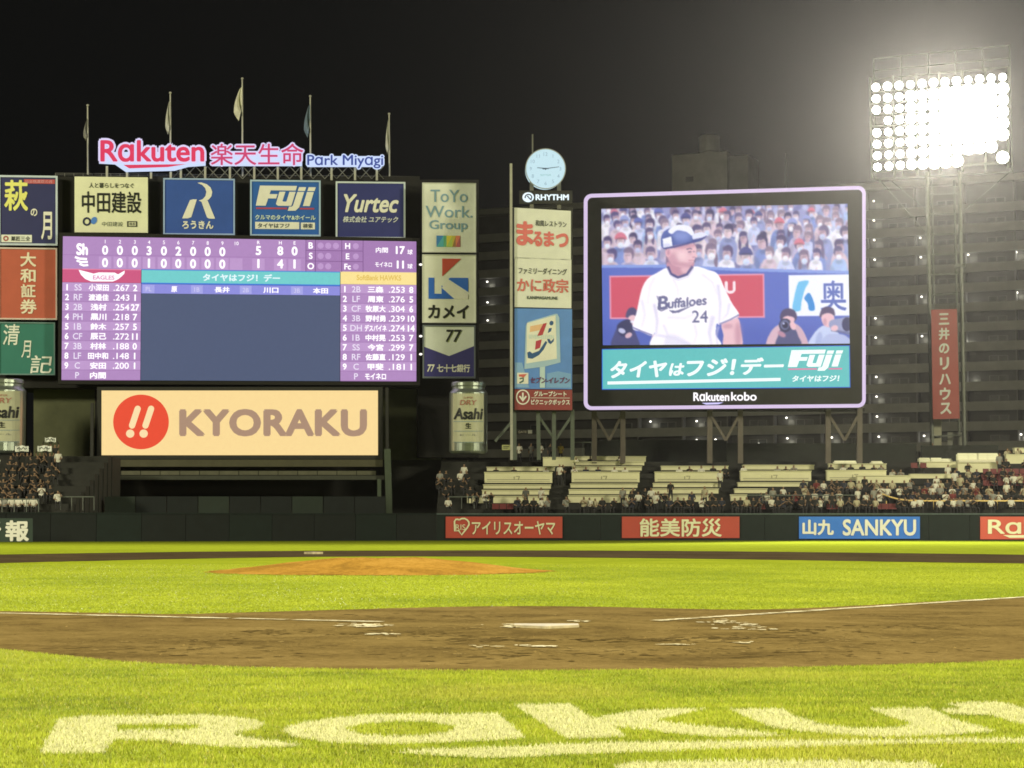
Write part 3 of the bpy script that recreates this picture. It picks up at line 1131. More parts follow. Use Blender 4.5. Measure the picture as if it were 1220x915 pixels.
def beer_can(uc, r_px, v0, v1, Y, label):
    R = r_px * Y / FPX
    base = at(uc, v1, Y)
    H = at(uc, v0, Y).z - base.z
    D = Drum(uc, v1, Y, R)
    t = thing("beer_can_sign", base, label, "can sign", "giant beer can signs")
    MB().lathe(base, [(R * .84, 0), (R * .93, H * .012), (R, H * .04), (R, H * .845), (R * .97, H * .86), (R * .90, H * .885), (R * .86, H * .90), (R * .86, H * .93), (R * .90, H * .945), (R * .90, H * .985), (R * .86, H)], CAN, 40).build("can_body", t, smooth=False)
    s = r_px / 23.0
    X = lambda dx: uc + dx * s
    V = lambda q: v0 + (v1 - v0) * q
    m = MB()
    pts = []
    k = 14
    for i in range(k):
        a0, a1 = -18.5 + 37 * i / k, -18.5 + 37 * (i + 1) / k
        m.add([D(X(a0), V(.155), .015), D(X(a1), V(.155), .015), D(X(a1), V(.83), .015), D(X(a0), V(.83), .015)], [(0, 1, 2, 3)], CANL)
    m.build("label_panel", t)
    m = MB()
    red, blk = sign((150, 95, 70)), sign((20, 22, 20))
    m.text(D, "SUPER", X(-6), V(.20), X(6), V(.225), red, lift=.04)
    m.text(D, "DRY", X(-10.5), V(.245), X(10.5), V(.315), red, bold=.02, shear=.15, lift=.04)
    m.text(D, "Asahi", X(-18), V(.355), X(18), V(.52), blk, bold=.045, shear=.15, lift=.04)
    m.text(D, "生", X(-3.6), V(.565), X(3.6), V(.645), blk, bold=.03, lift=.04)
    m.text(D, "ビール", X(-10), V(.72), X(10), V(.745), sign((90, 90, 75)), lift=.04)
    m.text(D, "アサヒビール", X(-6), V(.865), X(7), V(.885), sign((80, 85, 75)), lift=.025)
    gry = sign((120, 135, 120))
    for q in (.545, .68, .835):
        m.stroke(D, [(X(-18 + 36 * i / 12), V(q)) for i in range(13)], 0.7, gry, .035)
    m.build("lettering", t)
    return t


beer_can(558, 22.8, 455.5, 541, 134.6, "giant silver beer can standing under the billboards beside the terraces")
beer_can(2, 27.2, 452, 541, 131.5, "giant silver beer can half out of view above the supporters in black")

# ---------------------------------------------------------------- LED scoreboard
SR = (0.0, 0.0, 421.0, 165.0)
S = Board(SB, (75, 281.5), (496, 287.8), (496, 454.4), (73.2, 452.8), SR)
sbt = thing("led_scoreboard", S(210, 165), "wide lit lilac scoreboard with inning scores and two batting orders", "scoreboard")
m = MB()
m.slab(SB, [(70, 277), (500, 283.5), (500.5, 459), (69, 457.5)], BLACK, -0.03, 0.5)
m.build("cabinet", sbt)
LIL = led((176, 136, 192))
LIL2 = led((164, 122, 180))
LIL3 = led((190, 152, 205))
MAG = led((205, 85, 130))
WHT = led((255, 250, 255), 1.15, 0.0)
SLATE = led((74, 86, 118), 1.0, 0.05)
TEAL = led((112, 205, 205))
PERI = led((140, 140, 222))
PERI2 = led((165, 165, 232))
GOLD = led((250, 226, 150))
PALEW = led((238, 228, 248))
LINE = led((112, 70, 128))


def led_text(m, mp, body, cx, cy, h, mat, w=None, bold=0.03, lift=0.05, shear=0.0):
    vs_, _f = glyph(body, bold, shear)
    X = [p[0] for p in vs_]
    Yv = [p[1] for p in vs_]
    asp = (max(X) - min(X)) / max(1e-6, max(Yv) - min(Yv))
    w = w if w else h * asp
    return m.text(mp, body, cx - w / 2, cy - h / 2, cx + w / 2, cy + h / 2, mat, bold=bold, shear=shear, lift=lift)


m = MB()
m.rect(S, 0, 0, 421, 37, LIL, 0.02)
m.rect(S, 290, 0.5, 357.3, 36.5, LIL2, 0.03)
m.rect(S, 358, 0.5, 421, 36.5, LIL2, 0.03)
for a in (289.5, 300.8, 332.2, 357.6):
    m.rect(S, a - .35, 0, a + .35, 37, LINE, 0.04)
for c_ in (12.2, 24.6):
    m.rect(S, 289.5, c_ - .3, 357.6, c_ + .3, LINE, 0.04)
m.rect(S, 0, 20.6, 289, 21.4, LIL2, 0.03)
cols = [50.4, 68, 85.7, 102.7, 120.4, 137.6, 155.2, 172.5, 190]
for i, cx in enumerate(cols):
    m.rect(S, cx - 7.4, 22.6, cx + 7.4, 36, LIL3, 0.03)
for cx in (233, 259, 276):
    m.rect(S, cx - 7.4, 22.6, cx + 7.4, 36, LIL3, 0.03)
m.rect(S, 199, 22.6, 214, 36, LIL3, 0.03)
m.build("score_panel", sbt)
for i, cx in enumerate(cols):
    m = MB()
    led_text(m, S, str(i + 1), cx, 5.3, 4.2, WHT, bold=0.01)
    led_text(m, S, "000302000"[i], cx, 15.2, 10.8, WHT, bold=0.05)
    led_text(m, S, "000100000"[i], cx, 29.6, 10.8, WHT, bold=0.05)
    m.build("inning_column", sbt)
led_text(MB(), S, "10", 207, 5.3, 4.2, WHT, bold=0.01).build("inning_column", sbt)
for cx, hd, a, c_ in ((233, "R", "5", "1"), (259, "H", "8", "4"), (276, "E", "0", "1")):
    m = MB()
    led_text(m, S, hd, cx, 3.8, 4.0, WHT, bold=0.02)
    led_text(m, S, a, cx, 13.2, 10.8, WHT, bold=0.05)
    led_text(m, S, c_, cx, 28.4, 10.8, WHT, bold=0.05)
    m.build("total_column", sbt)
m = MB()
for q, k in enumerate("BSO"):
    led_text(m, S, k, 295.3, 6.4 + q * 12.1, 7.6, WHT, bold=0.04)
for q, k in enumerate(("H", "E", "Fc")):
    led_text(m, S, k, 339.2, 6.4 + q * 12.1, 7.0, WHT, bold=0.04)
m.build("count_lettering", sbt)
m = MB()
led_text(m, S, "内間", 380, 10.6, 6.4, WHT, w=14.5, bold=0.03)
led_text(m, S, "モイネロ", 382, 27.6, 6.0, WHT, w=20, bold=0.03)
led_text(m, S, "17", 402, 10.4, 9.6, WHT, bold=0.05)
led_text(m, S, "11", 402, 27.4, 9.6, WHT, bold=0.05)
led_text(m, S, "球", 413.5, 12.5, 6.0, WHT, bold=0.03)
led_text(m, S, "球", 413.5, 29.3, 6.0, WHT, bold=0.03)
m.build("pitch_count_lettering", sbt)
# visiting and home club marks
m = MB()
m.text(S, "Sh", 16, 7.5, 30, 21.5, WHT, bold=0.06, lift=0.05)
m.stroke(S, [(14.5, 23.6), (20, 25.4), (29, 25.8)], 2.6, WHT, 0.05)
m.stroke(S, [(16.5, 27.6), (22, 29.4), (30, 29)], 2.4, WHT, 0.05)
m.stroke(S, [(20, 31.4), (25, 33.2), (30.5, 32.6)], 2.4, WHT, 0.05)
m.build("club_mark", sbt)
for q, (nb, nh) in enumerate(((3, 1), (2, 1), (2, 1))):
    for i in range(nb):
        MB().ell(S, 307 + i * 9.1, 6.4 + q * 12.1, 3.7, 3.7, LIL3, 0.05, 18).build("count_lamp", sbt)
    MB().ell(S, 349, 6.4 + q * 12.1, 3.5, 3.5, LIL3, 0.05, 18).build("count_lamp", sbt)

# club bands over the batting orders
m = MB().rect(S, 0, 37, 93.5, 52.6, MAG, 0.02)
m.rect(S, 0, 37, 93.5, 38, led((230, 130, 165)), 0.03)
wing = [(19, 38.2), (31, 41), (37, 42.5), (43, 41), (62, 41), (66, 43), (74, 38.5), (73.5, 42), (70, 45.5), (66, 48.6), (60, 51.2), (34, 51.4), (27, 48.6), (22, 44)]
m.flat(S, wing, WHT, 0.05)
m.text(S, "EAGLES", 36, 44.2, 62, 49.4, led((225, 160, 195)), bold=0.05, lift=0.06)
m.build("home_club_band", sbt)
m = MB().rect(S, 330.8, 35.6, 421, 51.2, GOLD, 0.025)
m.text(S, "SoftBank HAWKS", 350, 40, 403, 46.5, led((226, 190, 90)), bold=0.03, lift=0.05)
m.build("visiting_club_band", sbt)

# banner, umpires, picture area
m = MB().rect(S, 94, 37, 330.2, 52.6, TEAL, 0.02)
m.rect(S, 94, 52.0, 330.2, 53.6, led((60, 120, 215)), 0.03)
m.rect(S, 94, 36.6, 330.2, 37.6, led((60, 130, 215)), 0.03)
m.text(S, "タイヤはフジ！デー", 167, 40.6, 259, 49.4, led((230, 250, 255)), bold=0.05, lift=0.05)
m.build("message_band", sbt)
m = MB().rect(S, 94, 53.8, 330.2, 64.6, PERI, 0.02)
for a0, a1 in ((95.5, 109.5), (153, 167), (211, 225), (272, 286)):
    m.rect(S, a0, 54.6, a1, 64, PERI2, 0.03)
for cx, s_ in ((102.5, "PL"), (160, "1B"), (218, "2B"), (279, "3B")):
    led_text(m, S, s_, cx, 59.4, 5.0, led((215, 210, 245)), bold=0.0)
for cx, s_ in ((133, "原"), (190, "長井"), (248, "川口"), (307, "本田")):
    led_text(m, S, s_, cx, 59.3, 6.8, WHT, w=7 if len(s_) == 1 else 18, bold=0.04)
m.build("umpire_band", sbt)
MB().rect(S, 94, 64.8, 330.2, 165, SLATE, 0.02).build("blank_display", sbt)

HOME = [("1", "SS", "小深田", ".267", "2"), ("2", "RF", "渡邊佳", ".243", "1"), ("3", "2B", "浅村", ".254", "27"), ("4", "PH", "黒川", ".218", "7"), ("5", "1B", "鈴木", ".257", "5"), ("6", "CF", "辰己", ".272", "11"), ("7", "3B", "村林", ".188", "0"), ("8", "LF", "田中和", ".148", "1"), ("9", "C", "安田", ".200", "1"), ("", "P", "内間", "", "")]
AWAY = [("1", "2B", "三森", ".253", "8"), ("2", "LF", "周東", ".276", "5"), ("3", "CF", "牧原大", ".304", "6"), ("4", "3B", "野村勇", ".239", "10"), ("5", "DH", "デスパイネ", ".274", "14"), ("6", "1B", "中村晃", ".253", "7"), ("7", "SS", "今宮", ".299", "7"), ("8", "RF", "佐藤直", ".129", "1"), ("9", "C", "甲斐", ".181", "1"), ("", "P", "モイネロ", "", "")]
for rows, x0, x1, cx, y0, y1 in ((HOME, 0, 93.5, (5.6, 18.6, 43.2, 70.3, 86.6), 52.8, 165), (AWAY, 330.8, 421, (336, 349.5, 372.6, 397.8, 415), 51.4, 165)):
    h = (y1 - y0) / 10
    for i, (n_, pos, nm, avg, hr) in enumerate(rows):
        c_ = y0 + (i + .5) * h
        m = MB().rect(S, x0, y0 + i * h, x1, y0 + (i + 1) * h - .9, LIL if i % 2 else LIL3, 0.02)
        m.rect(S, x0, y0 + (i + 1) * h - .9, x1, y0 + (i + 1) * h, LIL2, 0.022)
        r_ = m.build("batting_order_row", sbt)
        m = MB()
        if n_:
            led_text(m, S, n_, cx[0], c_, 7.4, WHT, bold=0.04)
            led_text(m, S, avg, cx[3], c_, 7.2, WHT, bold=0.015, w=19)
            led_text(m, S, hr, cx[4], c_, 7.6, WHT, bold=0.04)
        led_text(m, S, pos, cx[1], c_, 7.2, PALEW, bold=0.015)
        led_text(m, S, nm, cx[2], c_, 7.8, WHT, w={1: 8, 2: 19, 3: 24, 4: 25, 5: 26}[len(nm)], bold=0.045)
        m.build("lettering", r_)

# ---------------------------------------------------------------- lit advertising screen below it
KP = Plane(290, 500, 135.6, 5.0)
kt = thing("advertising_screen", KP(285, 546), "long glowing cream screen with a red circle and grey capital letters", "screen")
MB().slab_rect(KP, 115.5, 461, 456, 547, DARK_STEEL, -0.05, 0.6).build("cabinet", kt)
m = MB().rect(KP, 121, 465.3, 450.3, 542.3, led((250, 218, 152), 1.0, 0.05, 0.03, 9.0), 0.02)
m.build("display", kt)
m = MB().ell(KP, 168, 502.7, 33.2, 32.6, led((232, 72, 48), 1.0, 0.05), 0.04, 48)
kw = led((250, 222, 170), 1.0, 0.03)
for a, c_ in ((152.5, 0), (168.5, 0)):
    p0, p1 = (a + 11.5, 487), (a + 4.8, 507)
    dx, dy = p1[0] - p0[0], p1[1] - p0[1]
    m.stroke(KP, [p0, p1], 7.4, kw, 0.055)
    m.ell(KP, *p0, 3.7, 3.7, kw, 0.055, 18)
    m.ell(KP, *p1, 3.7, 3.7, kw, 0.055, 18)
    m.ell(KP, a + 2.6, 516.6, 5.0, 4.9, kw, 0.055, 20)
m.build("emblem", kt)
MB().text(KP, "KYORAKU", 213.5, 487, 437.3, 520.2, led((170, 138, 116), 1.0, 0.04), bold=0.055, lift=0.045, spacing=1.05).build("lettering", kt)

# steelwork under the screen
GREENISH = paint((0.060, 0.082, 0.058), rough=0.6, var=0.15)
ub = thing("screen_gantry", KP(285, 613), "dark steel gantry with slanted legs under the cream screen", "gantry")
MB().slab_rect(KP, 116, 547.6, 456, 556, paint((0.075, 0.072, 0.045), var=.15), -0.05, 0.5).build("beam", ub)
MB().slab_rect(KP, 118, 566.5, 458, 571.5, paint((0.05, 0.055, 0.045), var=.15), -0.05, 0.5).build("beam", ub)
for k in range(14):
    a0 = 121 + k * 23.4
    MB().slab_rect(KP, a0, 561, a0 + 22.6, 565.8, paint((0.105, 0.105, 0.075), var=.2), -0.3, 0.2).build("walkway_panel", ub)
MB().beam(KP(110.5, 545, .3), KP(117, 612, .3), 0.42, GREENISH).build("leg", ub)
MB().beam(KP(461.5, 535, .3), KP(464, 612, .3), 0.42, GREENISH).build("leg", ub)
MB().beam(KP(118, 570, .1), KP(124.5, 594, .1), 0.26, GREENISH).build("strut", ub)
MB().beam(KP(452, 571, .1), KP(452, 592, .1), 0.26, GREENISH).build("strut", ub)
MB().beam(KP(110, 480, .0), KP(109.5, 545, .3), 0.2, DARK_STEEL).build("post", ub)
MB().beam(KP(461, 462, .0), KP(461.5, 540, .3), 0.2, DARK_STEEL).build("post", ub)

EY = Plane(290, 600, 128.0, 4.0)
be = thing("screen_wall", EY(290, 614), "low dark green panelled wall behind the outfield wall under the gantry", "wall")
for k in range(9):
    a0 = 124 + k * 37.3
    MB().slab_rect(EY, a0 + .5, 591.5, a0 + 36.8, 618, WALL_DARK if k % 3 else paint((0.016, 0.027, 0.023), var=.15), 0, 0.2).build("panel", be)

# small floodlit fittings on the column edges of the scoreboard
for (u, v) in ((501.2, 315.2), (501.2, 400.5), (501.2, 422)):
    t = MB()
    c_ = SB(u, v, 0.3)
    t.lathe((c_.x, c_.y, c_.z - .07), [(.05, 0), (.11, .04), (.11, .1), (.05, .14)], led((255, 250, 240), 1.5, 0.0), 10)
    tag(t.build("marker_lamp"), "tiny white lamp on the dark edge between scoreboard and billboards", "lamp", "marker lamps on the scoreboard edge")

# ---------------------------------------------------------------- roof letters
RP = Plane(290, 190, 137.0, 6.5)
RED_L = led((222, 48, 92))
RED_M = led((205, 60, 112))
NAVY_L = led((42, 66, 150))
WL = led((222, 214, 250), 1.0, 0.03)
WL2 = led((206, 222, 255), 1.0, 0.03)
rt = thing("roof_sign", RP(285, 212), "glowing red and blue letters outlined in white on the scoreboard roof", "sign")
m = MB()
for args, kw_ in (((RP, "Rɑkuten", 119.5, 166.8, 243.5, 193, WL), dict(bold=0.03)), ((RP, "楽天生命", 251, 170.8, 361.5, 196.8, WL), dict(bold=0.008)), ((RP, "Pɑrk Miyɑgi", 366, 184.5, 456.5, 200.6, WL2), dict(bold=0.018))):
    g_ = {"Rɑkuten": 0.075, "楽天生命": 0.075, "Pɑrk Miyɑgi": 0.10}[args[1]]
    m.text(*args, grow=g_, lift=0.0, **kw_)
m.flat(RP, [(118, 192), (245, 193), (245, 197.5), (224, 199), (208, 203.5), (150, 205), (137, 196), (118, 195)], WL2, -0.01)
m.rect(RP, 122, 181, 244, 194, WL2, -0.02)
m.rect(RP, 253, 180, 360, 198, WL2, -0.02)
m.rect(RP, 366, 186, 455, 199, WL2, -0.02)
m.build("white_outline", rt)
MB().text(RP, "Rɑkuten", 119.5, 166.8, 243.5, 193, RED_L, bold=0.03, lift=0.12).build("lettering", rt)
MB().text(RP, "楽天生命", 251, 170.8, 361.5, 196.8, RED_M, bold=0.012, lift=0.12).build("lettering", rt)
MB().text(RP, "Pɑrk Miyɑgi", 366, 184.5, 456.5, 200.6, NAVY_L, bold=0.018, lift=0.12).build("lettering", rt)
MB().flat(RP, [(147, 196.4), (222, 195.6), (200, 199), (154, 200.6)], RED_L, 0.12).build("swoosh", rt)
fr = MB()
for u in (127.5, 151.5, 180, 203.5, 215.5, 244.5, 274, 303, 331, 359, 395, 423, 449):
    fr.beam(RP(u, 198, -.25), RP(u, 212.5 + (u - 127) * .008, -.25), 0.14, PALE_STEEL)
fr.build("post_frame", rt)
fr = MB()
for u in range(205, 450, 14):
    fr.beam(RP(u, 198, -.45), RP(u + 14, 213, -.45), 0.05, STEEL)
    fr.beam(RP(u + 14, 198, -.45), RP(u, 213, -.45), 0.05, STEEL)
fr.build("bracing", rt)

# ---------------------------------------------------------------- flagpoles
FP = Plane(290, 160, 138.2, 6.5)
WHITE_FLAG = paint((0.42, 0.42, 0.36), rough=0.8, var=0.12)
for (u, v0, v1, fcol, ft, fb, fw, lab) in (
        (104.8, 127, 208, (0.24, 0.24, 0.235), 141, 165, 6, "white flagpole with a limp dark grey flag at the end above the pale yellow billboard"),
        (203.3, 112, 210, (0.56, 0.56, 0.54), 119, 158, 7, "white flagpole with a limp pale flag behind the red letters"),
        (289, 95, 211, (0.66, 0.65, 0.58), 103, 141, 12, "tallest white flagpole with a cream flag over the roof sign"),
        (370, 116, 212, (0.14, 0.20, 0.30), 124, 161, 9, "white flagpole with a limp blue flag above the small blue letters"),
        (464, 137, 213, (0.60, 0.60, 0.58), 141, 182, 5, "white flagpole with a furled striped flag past the end of the roof sign")):
    base = FP(u, v1)
    t = thing("flagpole", base, lab, "flagpole", None)
    m = MB().tube(base, FP(u - .4, v0), 0.065, PALE_STEEL, 8, 0.045)
    m.build("pole", t)
    c_ = FP(u - .4, v0)
    MB().lathe((c_.x, c_.y, c_.z), [(0.02, 0), (.09, .05), (.09, .12), (.02, .17)], PALE_STEEL, 10).build("finial", t)
    # drooping cloth, folded
    m = MB()
    nr, nc = 12, 9
    vv = []
    for j in range(nr):
        q = j / (nr - 1)
        for i in range(nc):
            p = i / (nc - 1)
            wid = fw * (0.25 + 0.75 * math.sin(min(1, q * 1.25 + .15) * math.pi * .62)) if q < .8 else fw * (0.85 - (q - .8) * 2.6)
            du = -0.5 - p * wid * (0.55 + .45 * q)
            dv = ft + (fb - ft) * (q * (0.62 + .38 * p)) + p * 3.0
            pt = FP(u + du, dv, 0.02 + 0.16 * math.sin(p * 9 + q * 3.0) * (0.3 + q))
            vv.append(pt)
    m.add(vv, [(j * nc + i, j * nc + i + 1, (j + 1) * nc + i + 1, (j + 1) * nc + i) for j in range(nr - 1) for i in range(nc - 1)], paint(fcol, rough=0.8, var=0.25, scale=2.5))
    m.build("flag", t, smooth=True)

# ---------------------------------------------------------------- clock tower with stacked boards
TP = Plane(648, 370, 133.0, 7.0)
ct = thing("sign_tower", TP(648, 548), "slim steel tower holding the round clock and stacked boards", "tower")
MB().slab_rect(TP, 611.5, 247, 682.5, 490, DARK_STEEL, -0.3, 0.5).build("back_frame", ct)
for u in (612.5, 641, 660, 682):
    MB().beam(TP(u, 488, -.6), TP(u + (1 if u < 650 else 0), 548, -.6), 0.26, paint((0.10, 0.12, 0.11), rough=.5)).build("leg", ct)
for a, c_ in (((642, 496), (661, 524)), ((681, 496), (662, 524)), ((612, 500), (590, 526))):
    MB().beam(TP(*a, -.6), TP(*c_, -.6), 0.16, paint((0.10, 0.12, 0.11), rough=.5)).build("brace", ct)
MB().beam(TP(608.8, 195, .1), TP(609.5, 548, .1), 0.17, PALE_STEEL).build("mast", ct)
MB().beam(TP(634.5, 160, -.2), TP(634.5, 182, -.2), 0.10, STEEL).build("antenna", ct)
for u in (633.5, 666):
    MB().beam(TP(u, 215, -.2), TP(u, 249, -.2), 0.26, STEEL).build("bracket", ct)

t, b = billboard(TP, 612.6, 247, 680.5, 308, (204, 200, 172), "cream tower board with thick pinkish red hiragana below a small line", frame=None, tilt=4.0, thick=0.2)
m = MB()
pk = sign((198, 100, 84))
zt = lambda x: 605 + x / 7.32
zu = lambda y: 245 + y / 7.32
for ch, a0, b0, a1, b1 in (("ま", 75, 130, 225, 355), ("る", 222, 222, 302, 362), ("ま", 314, 224, 406, 366), ("つ", 418, 240, 530, 374)):
    m.text(b, ch, zt(a0), zu(b0) - (zt(a0) - 612) * .055, zt(a1), zu(b1) - (zt(a1) - 612) * .055, pk, bold=0.06)
m.build("lettering", t)
MB().text(b, "和風レストラン", 638, 260.6, 675, 268, sign((70, 70, 60)), bold=0.02).build("small_line", t)
t, b = billboard(TP, 613, 306.2, 681, 366, (204, 200, 172), "cream tower board with red hiragana and kanji above tiny latin letters", frame=None, tilt=2.6, thick=0.2)
MB().text(b, "ファミリーダイニング", 618, 318, 675.5, 326, sign((70, 70, 60)), bold=0.03, shear=0.1).build("small_line", t)
m = MB().text(b, "かに政宗", 616, 330.5, 677.3, 347.6, sign((188, 96, 78)), bold=0.035)
m.build("lettering", t)
MB().text(b, "KANIMASAMUNE", 628, 352, 664.5, 356, sign((60, 70, 60)), bold=0.03).build("small_line", t)
t, b = billboard(TP, 613, 367, 681.8, 463.5, (84, 124, 184), "sky blue tower board picturing a convenience store pole sign", frame=None, tilt=1.0, thick=0.2)
zs = lambda a, c_, l=0.0: b(605 + a / 7.035, 365 + c_ / 7.035, l)
m = MB()
m.flat(zs, [(60, 470), (120, 470), (180, 680), (60, 680)], sign((120, 152, 195)), 0.02)
m.flat(zs, [(330, 560), (420, 540), (530, 560), (530, 680), (320, 680)], sign((112, 148, 195)), 0.02)
m.build("sky_picture", t)
m = MB()
m.rect(zs, 268, 500, 312, 680, sign((172, 188, 190)), 0.025)
m.flat(zs, [(150, 165), (165, 130), (395, 58), (415, 57), (432, 90), (442, 465), (310, 502), (138, 525)], sign((150, 172, 178)), 0.03)
m.flat(zs, [(160, 140), (400, 68), (412, 435), (155, 478)], sign((226, 224, 200)), 0.04)
m.build("pole_sign_picture", t)
m = MB()
m.flat(zs, [(188, 165), (292, 143), (270, 196), (185, 214)], sign((232, 165, 110)), 0.05)
m.flat(zs, [(296, 142), (328, 134), (292, 238), (246, 246)], sign((165, 52, 55)), 0.05)
m.flat(zs, [(236, 288), (285, 274), (270, 345), (228, 362)], sign((165, 52, 60)), 0.05)
nvy = sign((38, 74, 105))
m.ell(zs, 366, 136, 17, 20, nvy, 0.05, rot=20)
m.flat(zs, [(345, 180), (370, 176), (362, 205), (335, 220)], nvy, 0.05)
m.flat(zs, [(163, 385), (185, 376), (205, 392), (262, 370), (318, 285), (330, 300), (300, 360), (262, 405), (205, 438), (168, 432)], nvy, 0.05)
m.flat(zs, [(330, 268), (350, 270), (362, 290), (388, 262), (384, 290), (358, 314), (340, 300)], nvy, 0.05)
m.text(zs, "SEVEN-ELEVEN", 175, 236, 385, 268, sign((170, 190, 170)), lift=0.05)
m.build("numeral_emblem", t)
m = MB().rect(zs, 78, 556, 172, 648, sign((214, 216, 196)), 0.03)
m.flat(zs, [(92, 570), (160, 566), (128, 600), (118, 588), (95, 588)], sign((190, 90, 70)), 0.05)
m.stroke(zs, [(100, 606), (130, 600), (128, 625), (98, 640)], 12, sign((40, 80, 70)), 0.05)
m.build("small_emblem", t)
MB().text(zs, "セブン-イレブン", 190, 588, 520, 642, sign((92, 48, 78)), bold=0.05, shear=0.2, lift=0.05).build("lettering", t)
t, b = billboard(TP, 613, 463.6, 682, 488.5, (128, 52, 46), "maroon tower board with a circled arrow pointing down and two katakana lines", frame=None, tilt=0.6, thick=0.2)
zs2 = lambda a, c_, l=0.0: b(605 + a / 7.035, 365 + c_ / 7.035, l)
cw = sign((222, 200, 170))
m = MB().ring(zs2, 126, 760, 58, 64, 11, cw, 0.03)
m.rect(zs2, 119, 722, 133, 775, cw, 0.03)
m.flat(zs2, [(92, 755), (104, 748), (126, 775), (148, 748), (160, 755), (126, 800)], cw, 0.03)
m.build("arrow_mark", t)
m = MB().text(zs2, "グループシート", 218, 708, 492, 754, cw, bold=0.05)
m.rect(zs2, 196, 763, 520, 767, cw, 0.03)
m.text(zs2, "ピクニックボックス", 195, 778, 520, 824, cw, bold=0.05)
m.build("lettering", t)

CPn = Plane(650, 201, 132.9, 5.0)
ck = thing("clock", CPn(650, 225), "round white lit clock on top of the tower", "clock")
f = MB()
P_ = [CPn(650 + 23.6 * math.cos(6.2832 * i / 48), 201 + 23.6 * math.sin(6.2832 * i / 48)) for i in range(48)]
bk_ = -CPn.n * 0.5
f.add(P_ + [p + bk_ for p in P_], [tuple(range(48)), tuple(range(95, 47, -1))] + [(i, i + 48, (i + 1) % 48 + 48, (i + 1) % 48) for i in range(48)], led((196, 228, 238), 1.0, 0.02))
f.build("dial", ck)
MB().ring(CPn, 650, 201, 24.3, 24.3, 1.1, paint((0.3, 0.32, 0.33)), 0.03, 48).build("rim", ck)
m = MB()
for k in range(1, 13):
    a = math.radians(30 * k - 90)
    led_text(m, CPn, str(k), 650 + 17.6 * math.cos(a), 201 + 17.4 * math.sin(a), 4.2, led((140, 172, 186), 1.0, 0), bold=0.0, lift=0.03)
m.text(CPn, "RHYTHM", 644, 207.6, 656.2, 209.6, led((120, 180, 175), 1.0, 0), lift=0.03)
m.build("numeral_ring", ck)
hand = led((60, 84, 96), 1.0, 0)
MB().stroke(CPn, [(653.5, 200.9), (640, 199.8)], 1.3, hand, 0.06, 0.8).build("hour_hand", ck)
MB().stroke(CPn, [(646.5, 201.4), (666, 198.7)], 1.1, hand, 0.08, 0.7).build("minute_hand", ck)
MB().ell(CPn, 650, 201.1, 1.3, 1.3, hand, 0.09, 12).build("hub", ck)
ry = thing("clock_sign", CPn(650, 243), "black plate with glowing white letters and swirl below the clock", "sign")
MB().slab_rect(CPn, 619, 227, 682, 242.8, DARK_STEEL, -0.05, 0.2).build("plate", ry)
ww = led((232, 248, 255), 1.1, 0)
MB().text(CPn, "RHYTHM", 638, 231.4, 677.8, 238.6, ww, bold=0.055, lift=0.0).build("lettering", ry)
m = MB().ell(CPn, 629.3, 235, 6.9, 5.9, ww, 0.0, 28)
dk = led((25, 40, 50), 1.0, 0)
m.ring(CPn, 629.6, 235, 4.6, 4.0, 1.4, dk, 0.02, 20, -200, 60)
m.stroke(CPn, [(628.2, 233.4), (630.5, 236), (633.4, 238.6)], 1.4, dk, 0.02)
m.build("swirl", ry)
# ================================================================== BIG VIDEO SCREEN
VP = Plane(865, 350, 134.0, -8.0)
vt = thing("video_screen", VP(865, 487), "huge rounded video screen showing a baseball player in a white jersey", "screen")


def rounded(u0, v0, u1, v1, dl, dr, r, k=6):
    """screen outline; dl/dr: extra rise of the right-hand end at top and bottom"""
    pts = []
    f = lambda u, v: (u, v - (u - u0) / (u1 - u0) * (dl + (dr - dl) * (v - v0) / (v1 - v0)))
    for (cx, cy, a) in ((u1 - r, v0 + r, -90), (u1 - r, v1 - r, 0), (u0 + r, v1 - r, 90), (u0 + r, v0 + r, 180)):
        for i in range(k + 1):
            t = math.radians(a + 90 * i / k)
            pts.append(f(cx + r * math.cos(t), cy + r * math.sin(t)))
    return pts


outer = rounded(695.5, 231.2, 1031.5, 488.5, 10, 3, 9)
inner = rounded(700, 235.6, 1027.2, 484.2, 9.8, 3.0, 5.5)
RIM = led((216, 196, 232), 1.0, 0.03)
BEZ = paint((0.012, 0.012, 0.014), rough=0.5, var=.2)
m = MB()
m.slab(VP, outer, BEZ, -0.06, 0.9)
m.build("cabinet", vt)
m = MB()
n = len(outer)
m.add([VP(a, c_, 0.0) for a, c_ in outer] + [VP(a, c_, 0.0) for a, c_ in inner], [(i, (i + 1) % n, (i + 1) % n + n, i + n) for i in range(n)], RIM)
m.build("lit_rim", vt)
m = MB().text(VP, "Rɑkuten", 826, 467.5, 869, 478, led((255, 250, 255), 1.1, 0), bold=0.04, lift=0.0)
m.text(VP, "kobo", 871, 467, 901.5, 477.5, led((255, 250, 255), 1.1, 0), bold=0.03, lift=0.0)
m.flat(VP, [(836, 480), (862, 479.4), (856, 481.6), (841, 482)], led((205, 200, 255), 1.1, 0), 0.0)
m.build("name_lettering", vt)

# -------- the picture being shown: a grid of lit pixels, coloured one by one
Z = Board(VP, (716.3, 248.8), (1009.8, 242.6), (1012.4, 409.3), (718.2, 411.3), (-15, 76.5, 1178.5, 737))
GW, GH = 640, 356


